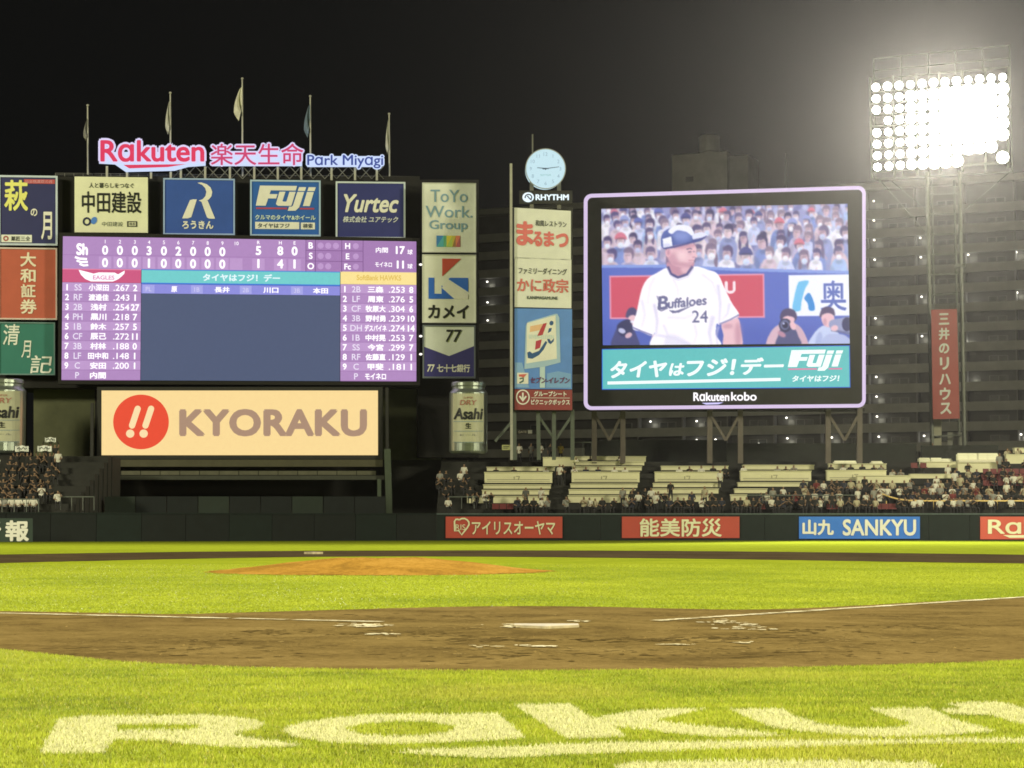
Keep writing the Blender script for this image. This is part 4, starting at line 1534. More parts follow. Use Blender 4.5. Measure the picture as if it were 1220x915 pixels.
class Pix:
    """a small soft-edged painter for the video picture"""

    def __init__(s):
        s.a = np.zeros((GH, GW, 3), np.float32)

    def xy(s, pts):
        return [((x + 15) / 1193.5 * GW, (y - 76.5) / 660.5 * GH) for x, y in pts]

    def blend(s, m, x0, y0, rgb, alpha):
        h, w = m.shape
        X0, Y0, X1, Y1 = max(0, x0), max(0, y0), min(GW, x0 + w), min(GH, y0 + h)
        if X1 <= X0 or Y1 <= Y0:
            return
        k = (m[Y0 - y0:Y1 - y0, X0 - x0:X1 - x0] * alpha)[..., None]
        s.a[Y0:Y1, X0:X1] = s.a[Y0:Y1, X0:X1] * (1 - k) + np.array(rgb, np.float32) * k

    @staticmethod
    def soft(m, sig):
        if sig < .3:
            return m
        r = int(3 * sig + 1)
        k = np.exp(-np.arange(-r, r + 1) ** 2 / (2 * sig * sig))
        k /= k.sum()
        m = np.apply_along_axis(lambda v: np.convolve(v, k, 'same'), 0, m)
        return np.apply_along_axis(lambda v: np.convolve(v, k, 'same'), 1, m)

    def poly(s, pts, rgb, sig=.8, alpha=1.0, polys=None):
        P_ = [s.xy(p) for p in (polys or [pts])]
        xs = [q[0] for p in P_ for q in p]
        ys = [q[1] for p in P_ for q in p]
        pad = int(3 * sig + 2)
        x0, x1 = int(min(xs)) - pad, int(max(xs)) + pad + 1
        y0, y1 = int(min(ys)) - pad, int(max(ys)) + pad + 1
        gx, gy = np.meshgrid(np.arange(x0, x1) + .5, np.arange(y0, y1) + .5)
        m = np.zeros(gx.shape, bool)
        for p in P_:
            m |= inside(gx.ravel(), gy.ravel(), p).reshape(gx.shape)
        s.blend(s.soft(m.astype(np.float32), sig), x0, y0, rgb, alpha)

    def blob(s, pts, rgb, sig=.8, alpha=1.0, k=5):
        P_ = pts[-1:] + pts + pts[:2]
        out = []
        for i in range(1, len(P_) - 2):
            p0, p1, p2, p3 = P_[i - 1], P_[i], P_[i + 1], P_[i + 2]
            for j in range(k):
                t = j / k
                out.append(tuple(0.5 * ((2 * p1[c]) + (-p0[c] + p2[c]) * t + (2 * p0[c] - 5 * p1[c] + 4 * p2[c] - p3[c]) * t * t + (-p0[c] + 3 * p1[c] - 3 * p2[c] + p3[c]) * t ** 3) for c in (0, 1)))
        s.poly(out, rgb, sig, alpha)

    def oval(s, x, y, rx, ry, rgb, sig=.8, alpha=1.0, rot=0):
        c_, sn = math.cos(math.radians(rot)), math.sin(math.radians(rot))
        s.poly([(x + rx * math.cos(t) * c_ - ry * math.sin(t) * sn, y + rx * math.cos(t) * sn + ry * math.sin(t) * c_) for t in [6.2832 * i / 18 for i in range(18)]], rgb, sig, alpha)

    def line(s, pts, w, rgb, sig=.8, alpha=1.0, w1=None):
        up, dn = [], []
        n = len(pts)
        w1 = w if w1 is None else w1
        for i, p in enumerate(pts):
            a, b = pts[max(0, i - 1)], pts[min(n - 1, i + 1)]
            L = math.hypot(b[0] - a[0], b[1] - a[1]) or 1
            ww = (w + (w1 - w) * i / (n - 1)) / 2
            dx, dy = -(b[1] - a[1]) / L * ww, (b[0] - a[0]) / L * ww
            up.append((p[0] + dx, p[1] + dy))
            dn.append((p[0] - dx, p[1] - dy))
        s.poly(up + dn[::-1], rgb, sig, alpha)

    def text(s, body, x0, y0, x1, y1, rgb, sig=.6, bold=0.02, shear=0.0, slope=0.0):
        g_, f_ = glyph(body, 0.0, shear)
        xs, ys = [p[0] for p in g_], [p[1] for p in g_]
        X0, X1, Y0, Y1 = min(xs), max(xs), min(ys), max(ys)
        kx, ky = (x1 - x0) / (X1 - X0), (y1 - y0) / (Y1 - Y0)
        tris = []
        for ox, oy in ((0, 0), (bold, 0), (-bold, 0), (0, bold), (0, -bold)):
            q = [(x0 + (x + ox - X0) * kx, y1 - (y + oy - Y0) * ky) for x, y in g_]
            q = [(a, b + (a - x0) * slope) for a, b in q]
            tris += [[q[i] for i in f] for f in f_]
        s.poly(None, rgb, sig, 1.0, polys=tris)


pr = random.Random(4)
P = Pix()
P.poly([(-40, 40), (1220, 40), (1220, 760), (-40, 760)], (150, 152, 200), 0)
tops = [(242, 240, 253), (228, 230, 250), (205, 212, 246), (168, 192, 236), (128, 146, 206), (216, 194, 208), (190, 182, 216), (246, 242, 250), (148, 156, 204), (232, 216, 224), (110, 116, 168)]
hairs = [(80, 70, 112), (94, 84, 124), (108, 96, 134), (86, 78, 124), (128, 110, 138), (140, 122, 146), (70, 64, 104)]
skins = [(226, 196, 210), (214, 182, 198), (236, 210, 220), (205, 172, 190)]
for _ in range(160):
    P.oval(pr.uniform(-15, 1180), pr.uniform(70, 370), pr.uniform(10, 34), pr.uniform(8, 30), pr.choice([(110, 112, 168), (186, 190, 226), (216, 216, 242), (130, 126, 172), (90, 92, 146)]), 1.6, .8, pr.uniform(0, 180))
for row, (yy, sc) in enumerate(((80, .74), (104, .80), (136, .88), (172, .96), (212, 1.04), (256, 1.12), (304, 1.2))):
    x = -50 + pr.uniform(0, 40)
    while x < 1230:
        x += pr.uniform(50, 96) * sc
        y_ = yy + pr.uniform(-20, 20) + (x - 580) * .022
        s_ = sc * pr.uniform(.82, 1.12)
        if pr.random() < .07:
            continue
        tp, hr, sk = pr.choice(tops), pr.choice(hairs), pr.choice(skins)
        w = 24 * s_
        tw2 = pr.uniform(1.3, 1.8)
        sh_ = pr.uniform(-6, 6)
        P.blob([(x - w * .5, y_ + 26 * s_), (x - w * 1.25, y_ + 40 * s_ + sh_), (x - w * tw2, y_ + 76 * s_), (x - w * (tw2 - .1), y_ + 128 * s_), (x + w * (tw2 - .1), y_ + 128 * s_), (x + w * tw2, y_ + 78 * s_), (x + w * 1.25, y_ + 41 * s_ - sh_), (x + w * .5, y_ + 27 * s_)], tp, 1.0)
        P.oval(x - w * 1.1, y_ + 88 * s_, w * .5, 34 * s_, tuple(q * .80 for q in tp), 2.4, .6, pr.uniform(-25, 25))
        P.oval(x + w * pr.uniform(.2, 1.1), y_ + 70 * s_, w * .3, 22 * s_, tuple(min(255, q * 1.08) for q in tp), 2.0, .7, pr.uniform(-30, 30))
        P.oval(x, y_ + 40 * s_, w * .7, 9 * s_, tuple(q * .74 for q in tp), 1.8, .6)
        if pr.random() < .4:
            P.line([(x - w * .8, y_ + 118 * s_), (x - w * pr.uniform(-.3, .6), y_ + pr.uniform(60, 90) * s_), (x + w * .5, y_ + 116 * s_)], 9 * s_, sk, 1.0, .8)
        hx = x + pr.uniform(-9, 9) * s_
        dx_ = pr.uniform(-.3, .3) * w
        rt_ = pr.uniform(-16, 16)
        P.oval(hx - dx_ * .3, y_ - 5 * s_, w * pr.uniform(.80, .92), 26 * s_, hr, 1.1, 1, rt_)
        if pr.random() < .22:
            for sd in ((-1, 1) if pr.random() < .5 else (pr.choice((-1, 1)),)):
                P.blob([(hx + sd * w * .45, y_ - 4 * s_), (hx + sd * w * 1.02, y_ + 18 * s_), (hx + sd * w * .9, y_ + 58 * s_), (hx + sd * w * .45, y_ + 46 * s_)], hr, 1.0)
        fx = hx + dx_
        P.oval(fx, y_ + 8 * s_, w * .68, 24 * s_, sk, 1.0, 1, rt_)
        P.oval(fx - w * .3, y_ + 12 * s_, w * .3, 16 * s_, tuple(q * .86 for q in sk), 1.6, .7)
        P.oval(fx, y_ + 1 * s_, w * .50, 3.6 * s_, tuple(q * .70 for q in sk), .9, .75, rt_)
        P.oval(hx + dx_ * .6, y_ - 17 * s_, w * .8, 11 * s_, hr, 1.3, .9, rt_)
        if pr.random() < .8:
            mk = pr.choice([(244, 244, 255), (232, 238, 255), (214, 226, 252), (226, 220, 242), (196, 202, 236)])
            P.oval(fx, y_ + 19 * s_, w * .52, 12 * s_, mk, .9, 1, rt_)
            P.oval(fx, y_ + 26 * s_, w * .40, 5 * s_, tuple(q * .88 for q in mk), 1.2, .6, rt_)
        q_ = pr.random()
        if q_ < .2:
            hc_ = pr.choice([(224, 226, 250), (214, 120, 142), (104, 114, 186), (150, 160, 216), (84, 86, 146)])
            P.blob([(hx - w, y_ - 6 * s_), (hx - w * .8, y_ - 26 * s_), (hx, y_ - 36 * s_), (hx + w * .8, y_ - 26 * s_), (hx + w * 1.1, y_ - 5 * s_), (hx, y_ - 11 * s_)], hc_, .8)
            P.oval(hx, y_ - 9 * s_, w * .9, 4 * s_, tuple(q * .7 for q in hc_), 1.0, .8)
P.a[:] = np.stack([P.soft(P.a[:, :, c], 1.15) for c in range(3)], 2)
P.a += nrg.normal(size=P.a.shape) * 5
P.a[:] = P.a * .93 + np.array((150, 146, 200)) * .07
# fence and boards
P.poly([(-40, 350), (300, 354), (620, 374), (1220, 398), (1220, 760), (-40, 760)], (92, 110, 194), .6)
P.poly([(-40, 348), (300, 352), (620, 372), (1220, 396), (1220, 410), (620, 386), (300, 366), (-40, 361)], (136, 158, 224), .9)
P.poly([(-40, 640), (1220, 660), (1220, 760), (-40, 760)], (82, 98, 182), 14, .8)
P.poly([(20, 402), (770, 402), (770, 610), (20, 610)], (226, 150, 178), .8)
P.poly([(28, 409), (762, 409), (762, 603), (28, 603)], (206, 84, 110), .7)
P.poly([(888, 411), (1210, 411), (1210, 606), (888, 606)], (238, 240, 252), .7)
P.blob([(905, 578), (912, 520), (930, 455), (945, 440), (985, 440), (965, 480), (948, 540), (942, 578)], (112, 190, 236), .8)
P.blob([(962, 520), (985, 495), (1005, 530), (1012, 575), (985, 578), (978, 545)], (58, 140, 214), .8)
P.text("奥", 1042, 440, 1165, 580, (92, 110, 188), .6, .012)
P.text("U", 582, 438, 628, 492, (246, 226, 236), .7, .04)
SK, SKD = (232, 190, 202), (196, 144, 166)
# photographers crouching by the fence
P.blob([(775, 745), (800, 676), (848, 640), (870, 660), (850, 700), (840, 745)], (212, 178, 194), 1)
P.blob([(905, 655), (915, 640), (950, 668), (980, 745), (935, 745)], (206, 172, 190), 1)
P.blob([(826, 745), (832, 700), (850, 664), (910, 664), (930, 700), (940, 745)], (84, 86, 132), 1.2)
P.blob([(843, 612), (855, 578), (885, 568), (915, 580), (925, 612), (905, 636), (860, 636)], (84, 74, 114), 1)
P.blob([(858, 614), (880, 604), (912, 614), (905, 642), (880, 655), (858, 640)], SK, 1)
P.oval(850, 690, 22, 12, SKD, 1.4, .9, 30)
P.oval(868, 648, 31, 33, (56, 56, 92), .8)
P.oval(866, 646, 22, 24, (104, 108, 150), 1)
P.oval(868, 648, 14, 15, (46, 44, 80), .9)
P.oval(860, 640, 5, 5, (190, 196, 236), .8)
P.oval(905, 650, 14, 22, SK, 1, 1, -20)
P.blob([(985, 750), (1005, 690), (1050, 652), (1100, 652), (1130, 700), (1140, 750)], (196, 206, 240), 1)
P.oval(1030, 720, 16, 40, (160, 172, 218), 2, .8, 10)
P.blob([(1036, 612), (1045, 575), (1070, 562), (1102, 572), (1108, 605), (1085, 600)], (90, 78, 116), 1)
P.blob([(1044, 606), (1075, 592), (1104, 606), (1102, 640), (1080, 660), (1052, 645)], SK, 1)
P.oval(1060, 634, 9, 18, SKD, 1.5, .7)
P.blob([(1085, 630), (1130, 618), (1185, 616), (1185, 690), (1140, 682), (1085, 664)], (150, 156, 196), 1)
P.line([(1090, 672), (1180, 690)], 10, (100, 106, 150), 1.2, .9)
P.oval(1166, 646, 24, 34, (66, 66, 106), .9)
P.oval(1106, 664, 18, 14, SK, 1, 1, -15)
P.blob([(1040, 750), (1062, 700), (1100, 690), (1160, 700), (1190, 750)], (176, 186, 226), 1.4)
P.blob([(30, 750), (42, 680), (70, 640), (120, 640), (148, 690), (156, 750)], (74, 76, 126), 1.2)
P.blob([(98, 602), (108, 565), (135, 556), (158, 580), (155, 612), (130, 606)], (84, 76, 120), 1)
P.blob([(110, 606), (130, 592), (152, 604), (146, 634), (122, 640)], SK, 1)
P.blob([(56, 640), (108, 612), (128, 640), (120, 690), (70, 690)], (58, 60, 100), 1)
P.oval(78, 668, 18, 12, (190, 192, 226), 1, 1, 20)
P.oval(110, 690, 18, 12, SK, 1, .9, -30)
P.oval(130, 625, 12, 6, (232, 232, 250), 1, .9)
# the player
J, JS = (251, 247, 255), (206, 200, 230)
P.blob([(228, 690), (214, 750), (262, 752), (258, 690)], SK, 1)
P.blob([(560, 640), (600, 612), (640, 612), (652, 660), (656, 752), (572, 752), (568, 690)], SK, 1)
P.oval(640, 690, 16, 60, SKD, 4, .8)
P.oval(590, 650, 26, 12, SKD, 3, .7)
P.blob([(306, 366), (352, 400), (430, 362), (500, 380), (545, 400), (578, 470), (612, 540), (646, 598), (600, 622), (552, 642), (536, 640), (532, 690), (538, 752), (232, 752), (238, 680), (222, 694), (170, 672), (130, 655), (150, 580), (176, 470), (206, 418), (255, 388)], J, .8)
for pts, w0, w1, al in (([(236, 540), (250, 620), (242, 700)], 14, 5, .8), ([(545, 450), (556, 540), (548, 640)], 14, 6, .7), ([(176, 520), (190, 590), (175, 650)], 10, 4, .5), ([(600, 540), (590, 590), (560, 622)], 12, 4, .6), ([(520, 600), (500, 680), (512, 745)], 22, 8, .6), ([(250, 690), (330, 706), (410, 742)], 8, 16, .7), ([(280, 640), (300, 690), (290, 745)], 10, 5, .5), ([(430, 640), (440, 690), (420, 745)], 10, 5, .4), ([(470, 400), (520, 440), (540, 500)], 8, 4, .5), ([(240, 410), (215, 460), (205, 540)], 8, 4, .4), ([(330, 420), (352, 470), (350, 500)], 7, 3, .45), ([(430, 590), (380, 610), (300, 605)], 6, 10, .35), ([(545, 650), (535, 690), (540, 745)], 10, 6, .8)):
    P.line(pts, w0, JS, 2.2, al, w1)
P.blob([(300, 690), (360, 700), (420, 752), (290, 752)], (226, 222, 242), 3, .8)
P.line([(130, 652), (176, 672), (224, 690)], 7, (134, 132, 182), .8)
P.line([(550, 640), (600, 620), (646, 596)], 7, (134, 132, 182), .8)
P.blob([(305, 338), (312, 390), (350, 414), (392, 405), (426, 366), (420, 335)], SKD, 1)
P.oval(390, 375, 24, 22, SK, 3, .8)
P.line([(304, 360), (318, 396), (352, 414), (396, 400), (424, 362)], 13, (84, 84, 140), .8)
P.line([(300, 372), (318, 408), (352, 428), (402, 412), (430, 372)], 5, (214, 210, 236), .9, .8)
P.blob([(300, 262), (296, 300), (318, 345), (360, 364), (408, 358), (432, 336), (440, 305), (438, 262), (380, 248)], SK, .9)
P.oval(330, 325, 30, 30, SKD, 5, .75)
P.oval(370, 352, 52, 12, SKD, 3, .8, 6)
P.oval(385, 264, 60, 12, SKD, 3, .85, -4)
P.oval(372, 310, 26, 20, (244, 210, 218), 5, .8)
P.blob([(424, 276), (448, 312), (438, 320), (426, 308)], SK, .8)
P.oval(430, 318, 9, 4, SKD, 1, .8)
P.oval(411, 292, 10, 3.4, (120, 92, 126), 1.1, .85, -4)
P.oval(431, 291, 5, 3.2, (120, 92, 126), 1.1, .8)
P.oval(412, 302, 12, 3, SKD, 1.4, .5)
P.line([(300, 300), (304, 330), (316, 346)], 7, (150, 120, 146), 2, .7)
P.line([(396, 280), (412, 275), (422, 279)], 4.5, (92, 72, 110), .9, .9)
P.line([(404, 333), (420, 332), (432, 333)], 4, (186, 116, 142), 1.0, .85)
P.oval(418, 345, 16, 5, SKD, 1.6, .7)
P.blob([(292, 262), (308, 262), (312, 302), (300, 300)], (92, 76, 108), 1)
P.oval(306, 294, 13, 22, (222, 172, 188), .9)
P.oval(308, 294, 6, 12, SKD, 1.2, .9)
P.blob([(272, 252), (278, 205), (310, 178), (360, 166), (405, 176), (428, 205), (440, 240), (400, 250), (330, 262), (300, 275), (280, 270)], (88, 104, 174), .8)
P.oval(372, 214, 46, 26, (134, 150, 212), 6, .9)
P.oval(310, 240, 26, 30, (66, 78, 146), 5, .7)
P.line([(284, 272), (340, 266), (400, 252), (440, 240)], 9, (62, 72, 136), 1.2, .9)
P.blob([(308, 192), (330, 168), (370, 160), (415, 172), (434, 206), (420, 214), (396, 196), (352, 188), (326, 204)], (240, 240, 254), 1)
P.blob([(424, 214), (460, 199), (492, 206), (498, 216), (462, 227), (436, 240)], (226, 228, 252), .9)
P.blob([(426, 234), (470, 225), (496, 215), (470, 238), (430, 248)], (76, 84, 148), .9)
P.poly([(280, 228), (322, 216), (328, 262), (284, 270)], (242, 242, 254), .9)
P.oval(300, 258, 20, 8, (200, 200, 232), 2, .7)
gl_ = (108, 108, 150)
P.text("B", 254, 506, 302, 566, gl_, .6, .03, .1, -.06)
P.text("uffaloes", 304, 518, 488, 562, gl_, .6, .03, .05, -.09)
P.line([(262, 510), (250, 502), (256, 520)], 5, gl_, .7)
P.line([(256, 566), (270, 574), (302, 560)], 5, gl_, .7)
P.poly([(306, 570), (340, 574), (424, 548), (356, 582), (325, 586)], gl_, .7)
P.text("24", 418, 574, 494, 630, (104, 104, 148), .6, .006)
P.a += nrg.normal(size=P.a.shape) * 2.5
P.a = np.clip(P.a * 1.0, 0, 255)
# lay the pixels out on the screen
NXp, NYp = GW // 2, GH // 2
small = P.a.reshape(NYp, 2, NXp, 2, 3).mean((1, 3))
small = np.clip((small - 128) * 1.02 + 130, 0, 255)
linp = np.where(small / 255 <= .04045, small / 255 / 12.92, ((small / 255 + .055) / 1.055) ** 2.4)
m = MB()
vv = [Z(-15 + 1193.5 * (i + .5) / NXp if 0 < i < NXp - 1 else (-15 if i == 0 else 1178.5), 76.5 + 660.5 * (j + .5) / NYp if 0 < j < NYp - 1 else (76.5 if j == 0 else 737), 0.012) for j in range(NYp) for i in range(NXp)]
mat_p = bpy.data.materials.new("video_pixels")
mat_p.use_nodes = True
nt = mat_p.node_tree
b_ = nt.nodes["Principled BSDF"]
b_.inputs["Base Color"].default_value = (.01, .01, .01, 1)
at_n = nt.nodes.new("ShaderNodeAttribute")
at_n.attribute_name = "pixel"
nt.links.new(at_n.outputs["Color"], b_.inputs["Emission Color"])
b_.inputs["Emission Strength"].default_value = 1.0
mat_p.cycles.emission_sampling = 'NONE'
m.add(vv, [(j * NXp + i, j * NXp + i + 1, (j + 1) * NXp + i + 1, (j + 1) * NXp + i) for j in range(NYp - 1) for i in range(NXp - 1)], mat_p)
o = m.build("picture", vt)
ca = o.data.color_attributes.new("pixel", 'FLOAT_COLOR', 'POINT')
c4 = np.ones((NXp * NYp, 4), np.float32)
c4[:, :3] = linp.reshape(-1, 3)
ca.data.foreach_set("color", c4.ravel())

# -------- strip under the picture
BB = Board(VP, (717, 415.8), (1012.5, 411.4), (1013.2, 461.8), (717, 464.3), (87, 640, 1015, 800))
m = MB().rect(BB, 87, 640, 1015, 800, led((96, 192, 192), 1.0, .05), 0.012)
for a in ((87, 640, 1015, 643), (87, 797, 1015, 800), (87, 643, 90, 797), (1012, 643, 1015, 797)):
    m.rect(BB, *a, led((40, 96, 210), 1.0, .03), 0.016)
m.build("message_strip", vt)
mw = led((240, 252, 250), 1.05, .03)
m = MB()
fb = lambda a, c_, l=0.0: BB(a, c_ - (a - 440) * 0.012, l)
m.text(fb, "タイヤ", 118, 684, 332, 752, mw, bold=.05, shear=.15, lift=.03)
m.text(fb, "は", 338, 698, 396, 748, mw, bold=.05, shear=.15, lift=.03)
m.text(fb, "フジ！", 404, 684, 590, 752, mw, bold=.05, shear=.15, lift=.03)
m.text(fb, "デー", 606, 684, 768, 750, mw, bold=.05, shear=.15, lift=.03)
m.stroke(fb, [(108, 770), (755, 770)], 12, mw, .03)
m.build("message_lettering", vt)
ff_ = lambda a, c_, l=0.0: BB(782 + (a - 90) * 208 / 436, 655 + (c_ - 97) * 80 / 181, l)
m = MB()
fuji(m, ff_, mw, led((226, 120, 165), 1.0, 0.02), 0.03)
m.text(BB, "タイヤはフジ！", 798, 752, 975, 776, mw, bold=.05, shear=.15, lift=.03)
m.build("logo_lettering", vt)

# -------- legs
PINKSTEEL = paint((0.115, 0.098, 0.096), rough=.55, var=.15)
LP = Plane(865, 500, 135.3, -8.0)
for (a, c_) in ((708, 742), (845.5, 882), (986.5, 1024)):
    for u in (a, c_):
        MB().beam(LP(u, 484), LP(u, 552), 0.34, PINKSTEEL).build("leg", vt)
    mid = (a + c_) / 2 + 1
    for u in (a, c_):
        MB().beam(LP(u + (2 if u == a else -2), 496, .1), LP(mid, 524.5, .1), 0.18, PINKSTEEL).build("brace", vt)
MB().slab_rect(LP, 700, 486, 1030, 490, DARK_STEEL, 0, .5).build("beam", vt)

# ================================================================== FLOODLIGHT TOWER
LT = Plane(1122, 150, 150.0, -14.0)
tw = thing("floodlight_tower", LT(1125, 535), "tall lattice tower with a blazing bank of white floodlights", "tower")
TOWER = paint((0.13, 0.145, 0.13), rough=.5, var=.12)
LB = Board(LT, (1043.5, 104), (1194.5, 92), (1194.5, 187.5), (1045.5, 199), (0, 0, 11, 7))
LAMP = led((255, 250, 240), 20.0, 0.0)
HOUSING = paint((0.35, 0.34, 0.30), rough=.4, var=.1)
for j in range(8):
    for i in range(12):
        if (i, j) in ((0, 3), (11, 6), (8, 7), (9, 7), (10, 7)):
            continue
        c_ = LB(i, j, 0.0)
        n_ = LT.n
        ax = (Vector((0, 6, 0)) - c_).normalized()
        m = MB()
        r_ = rng.uniform(.27, .31) if i < 3 or j == 0 else (rng.uniform(.36, .40) if i < 5 else (rng.uniform(.42, .455) if not (6 <= i <= 10 and 1 <= j <= 5) else .52))  # middle and right lenses oversized and merging: glare put into their shape
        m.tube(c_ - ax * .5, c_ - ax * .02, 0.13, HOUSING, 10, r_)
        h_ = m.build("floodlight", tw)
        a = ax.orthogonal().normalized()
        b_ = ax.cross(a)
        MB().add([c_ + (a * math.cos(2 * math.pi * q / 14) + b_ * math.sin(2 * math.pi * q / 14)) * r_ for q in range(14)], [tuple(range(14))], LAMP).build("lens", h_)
m = MB()
for j in range(8):
    m.beam(LB(-.6, j + .42, -.7), LB(11.6, j + .42, -.7), .12, TOWER)
for i in range(-1, 13, 2):
    m.beam(LB(i + .5, -.9, -.75), LB(i + .5, 8.0, -.75), .14, TOWER)
m.build("lamp_rack", tw)
m = MB()
UP = Board(LT, (1041, 70), (1203, 54), (1206, 205), (1043, 214), (0, 0, 1, 1))
for q in (0, .1, .17, 1.0, .93):
    m.beam(UP(0, q, -.8), UP(1, q, -.8), .06, TOWER)
for q in (0, .2, .4, .6, .8, 1.0):
    m.beam(UP(q, 0, -.8), UP(q, .2, -.8), .05, TOWER)
    m.beam(UP(q, .88, -.8), UP(q, 1, -.8), .05, TOWER)
for q in (0, 1):
    m.beam(UP(q, 0, -.8), UP(q, 1, -.8), .07, TOWER)
m.build("platform_railing", tw)
for u0, u1 in ((1104.5, 1110.5), (1143, 1149)):
    MB().tube(LT(u0, 205, -1), LT(u1, 535, -1), .16, TOWER, 10).build("column", tw)
m = MB()
for u0, u1, dz in ((1110, 1116, -4.0), (1137, 1143, -4.0)):
    m.tube(LT(u0, 215, dz), LT(u1, 535, dz), .09, TOWER, 8)
m.build("rear_frame", tw)
m = MB()
for v in range(232, 530, 24):
    k_ = (v - 205) / 330 * 6
    m.beam(LT(1104.5 + k_, v, -1), LT(1143 + k_, v - 2, -1), .09, TOWER)
    m.beam(LT(1104.5 + k_, v, -1), LT(1112 + k_, v - 1, -4), .07, TOWER)
    m.beam(LT(1143 + k_, v - 2, -1), LT(1136 + k_, v - 2, -4), .07, TOWER)
m.build("cross_bar_frame", tw)
m = MB()
for a, c_ in (((1046, 212), (1104, 278)), ((1204, 204), (1148, 252)), ((1060, 214), (1104, 250))):
    m.beam(LT(*a, -.9), LT(*c_, -1), .07, TOWER)
m.build("strut_frame", tw)
MB().slab_rect(LT, 1112.5, 500, 1121.5, 535, sign((150, 145, 105)), -1.2, .5).build("service_duct", tw)
MB().slab_rect(LT, 1129, 515, 1150, 533, sign((112, 110, 84)), -1.6, 1.2).build("switch_box", tw)
MB().slab_rect(LT, 1137, 314.5, 1150, 317.5, TOWER, -.6, .8).build("rest_platform", tw)
t = thing("tower_banner", LT(1126, 500), "tall salmon red board with white characters hanging on the floodlight tower", "banner")
TB = Board(LT, (1109.3, 369), (1140, 368), (1143.3, 498.5), (1111.5, 499.5), (1109.3, 369, 1141, 500))
MB().slab_rect(TB, 1109.3, 369, 1141, 500, sign((158, 80, 64)), 0, .25).build("panel", t)
m = MB()
sw = sign((225, 205, 180))
for ch, a0, b0, a1, b1 in (("三", 1118.5, 373.5, 1131.3, 387.5), ("井", 1118, 391, 1131.3, 405.5), ("の", 1118, 409.5, 1130.5, 422), ("リ", 1118.8, 426, 1130, 441.5), ("ハ", 1117.5, 446, 1131.5, 459), ("ウ", 1118, 462.5, 1131, 477.5), ("ス", 1118, 480.5, 1131.5, 494.5)):
    m.text(TB, ch, a0, b0, a1, b1, sw, bold=0.05)
m.build("lettering", t)
c_ = LT(1120, 145, 2.2)
K_TOWER = 1.0
sp = spot("floodlight_tower_light", c_, (-2, 40, 0), 85000 * K_TOWER, 72, 0.9, 2.0, (1.0, 0.95, 0.85))

# ================================================================== FLATS BEYOND THE GROUND
YAW = -23.3
AP = Plane(1040, 309, 290, YAW)
ya = math.radians(YAW)
AD = Vector((math.cos(ya), math.sin(ya), 0))
AN = Vector((math.sin(ya), -math.cos(ya), 0))
A0 = AP(1040, 309)
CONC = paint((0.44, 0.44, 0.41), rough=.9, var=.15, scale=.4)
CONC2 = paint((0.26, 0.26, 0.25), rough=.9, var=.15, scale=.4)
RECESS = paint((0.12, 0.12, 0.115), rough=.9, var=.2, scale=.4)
GLASSY = paint((0.02, 0.025, 0.028), rough=.45, var=.1)
ap = thing("apartment_block", (A0.x, A0.y, -0.15), "long dark concrete apartment block with stacked balconies beyond the terraces", "building")


def fac(sv, z, dep=0.0):
    """point on the facade: metres along it, height, depth behind it"""
    p = A0 + AD * sv - AN * dep
    return Vector((p.x, p.y, z))


def fbox(m, s0, s1, z0, z1, d0, d1, mat):
    P = [fac(s, z, d) for s in (s0, s1) for d in (d0, d1) for z in (z0, z1)]
    return m.add(P, [(0, 1, 3, 2), (4, 6, 7, 5), (0, 4, 5, 1), (2, 3, 7, 6), (0, 2, 6, 4), (1, 5, 7, 3)], mat)


s_of = lambda u: (AP(u, 309) - A0).dot(AD)
SL, SR_ = s_of(520), s_of(1420)
LZ0 = at(1040, 239, 290).z                 # topmost row of gallery lamps
FH = 23.35 * 290 / FPX
ROOFZ = at(1040, 222, 290).z
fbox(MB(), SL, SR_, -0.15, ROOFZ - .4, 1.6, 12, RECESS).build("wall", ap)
fbox(MB(), SL - .3, SR_ + .3, ROOFZ - .4, ROOFZ + .5, -0.2, 12.3, CONC).build("roof", ap)
for k in range(15):
    zc = LZ0 - k * FH
    if zc < 3:
        continue
    zs_ = zc + .32
    m = MB()
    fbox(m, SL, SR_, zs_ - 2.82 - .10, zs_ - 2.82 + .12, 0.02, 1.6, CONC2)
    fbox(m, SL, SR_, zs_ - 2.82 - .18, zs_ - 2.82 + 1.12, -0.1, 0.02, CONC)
    m.build("balcony", ap)
BAY = s_of(1098) - s_of(1040)
m = MB()
sv = SL + .4
s_off = s_of(1032)
i0 = math.floor((SL - s_off) / BAY)
i1 = math.ceil((SR_ - s_off) / BAY)
for i in range(i0, i1 + 1):
    s = s_off + i * BAY
    if SL < s < SR_:
        fbox(m, s - .09, s + .09, 2, ROOFZ - .45, 0.1, 1.58, CONC2)
m.build("partition_frame", ap)
nwin = 0
for k in range(14):
    zc = LZ0 - k * FH
    for i in range(i0, i1 + 1):
        s = s_off + i * BAY
        if not (SL < s < SR_ - BAY):
            continue
        u_ = 610 + FPX * fac(s, zc).x / (fac(s, zc).y * CP)
        if not (560 < u_ < 612 or 1028 < u_ < 1240 or (k >= 10 and 690 < u_ < 1040)) or nwin >= 98:
            continue
        nwin += 1
        wdw = MB()
        fbox(wdw, s + BAY * .42, s + BAY * .80, zc - 1.65, zc - .45, 1.52, 1.595, CONC2)
        w_ = wdw.build("window", ap)
        gl_ = MB()
        fbox(gl_, s + BAY * .44, s + BAY * .60, zc - 1.58, zc - .52, 1.49, 1.515, GLASSY)
        fbox(gl_, s + BAY * .62, s + BAY * .78, zc - 1.58, zc - .52, 1.49, 1.515, GLASSY)
        gl_.build("pane", w_)
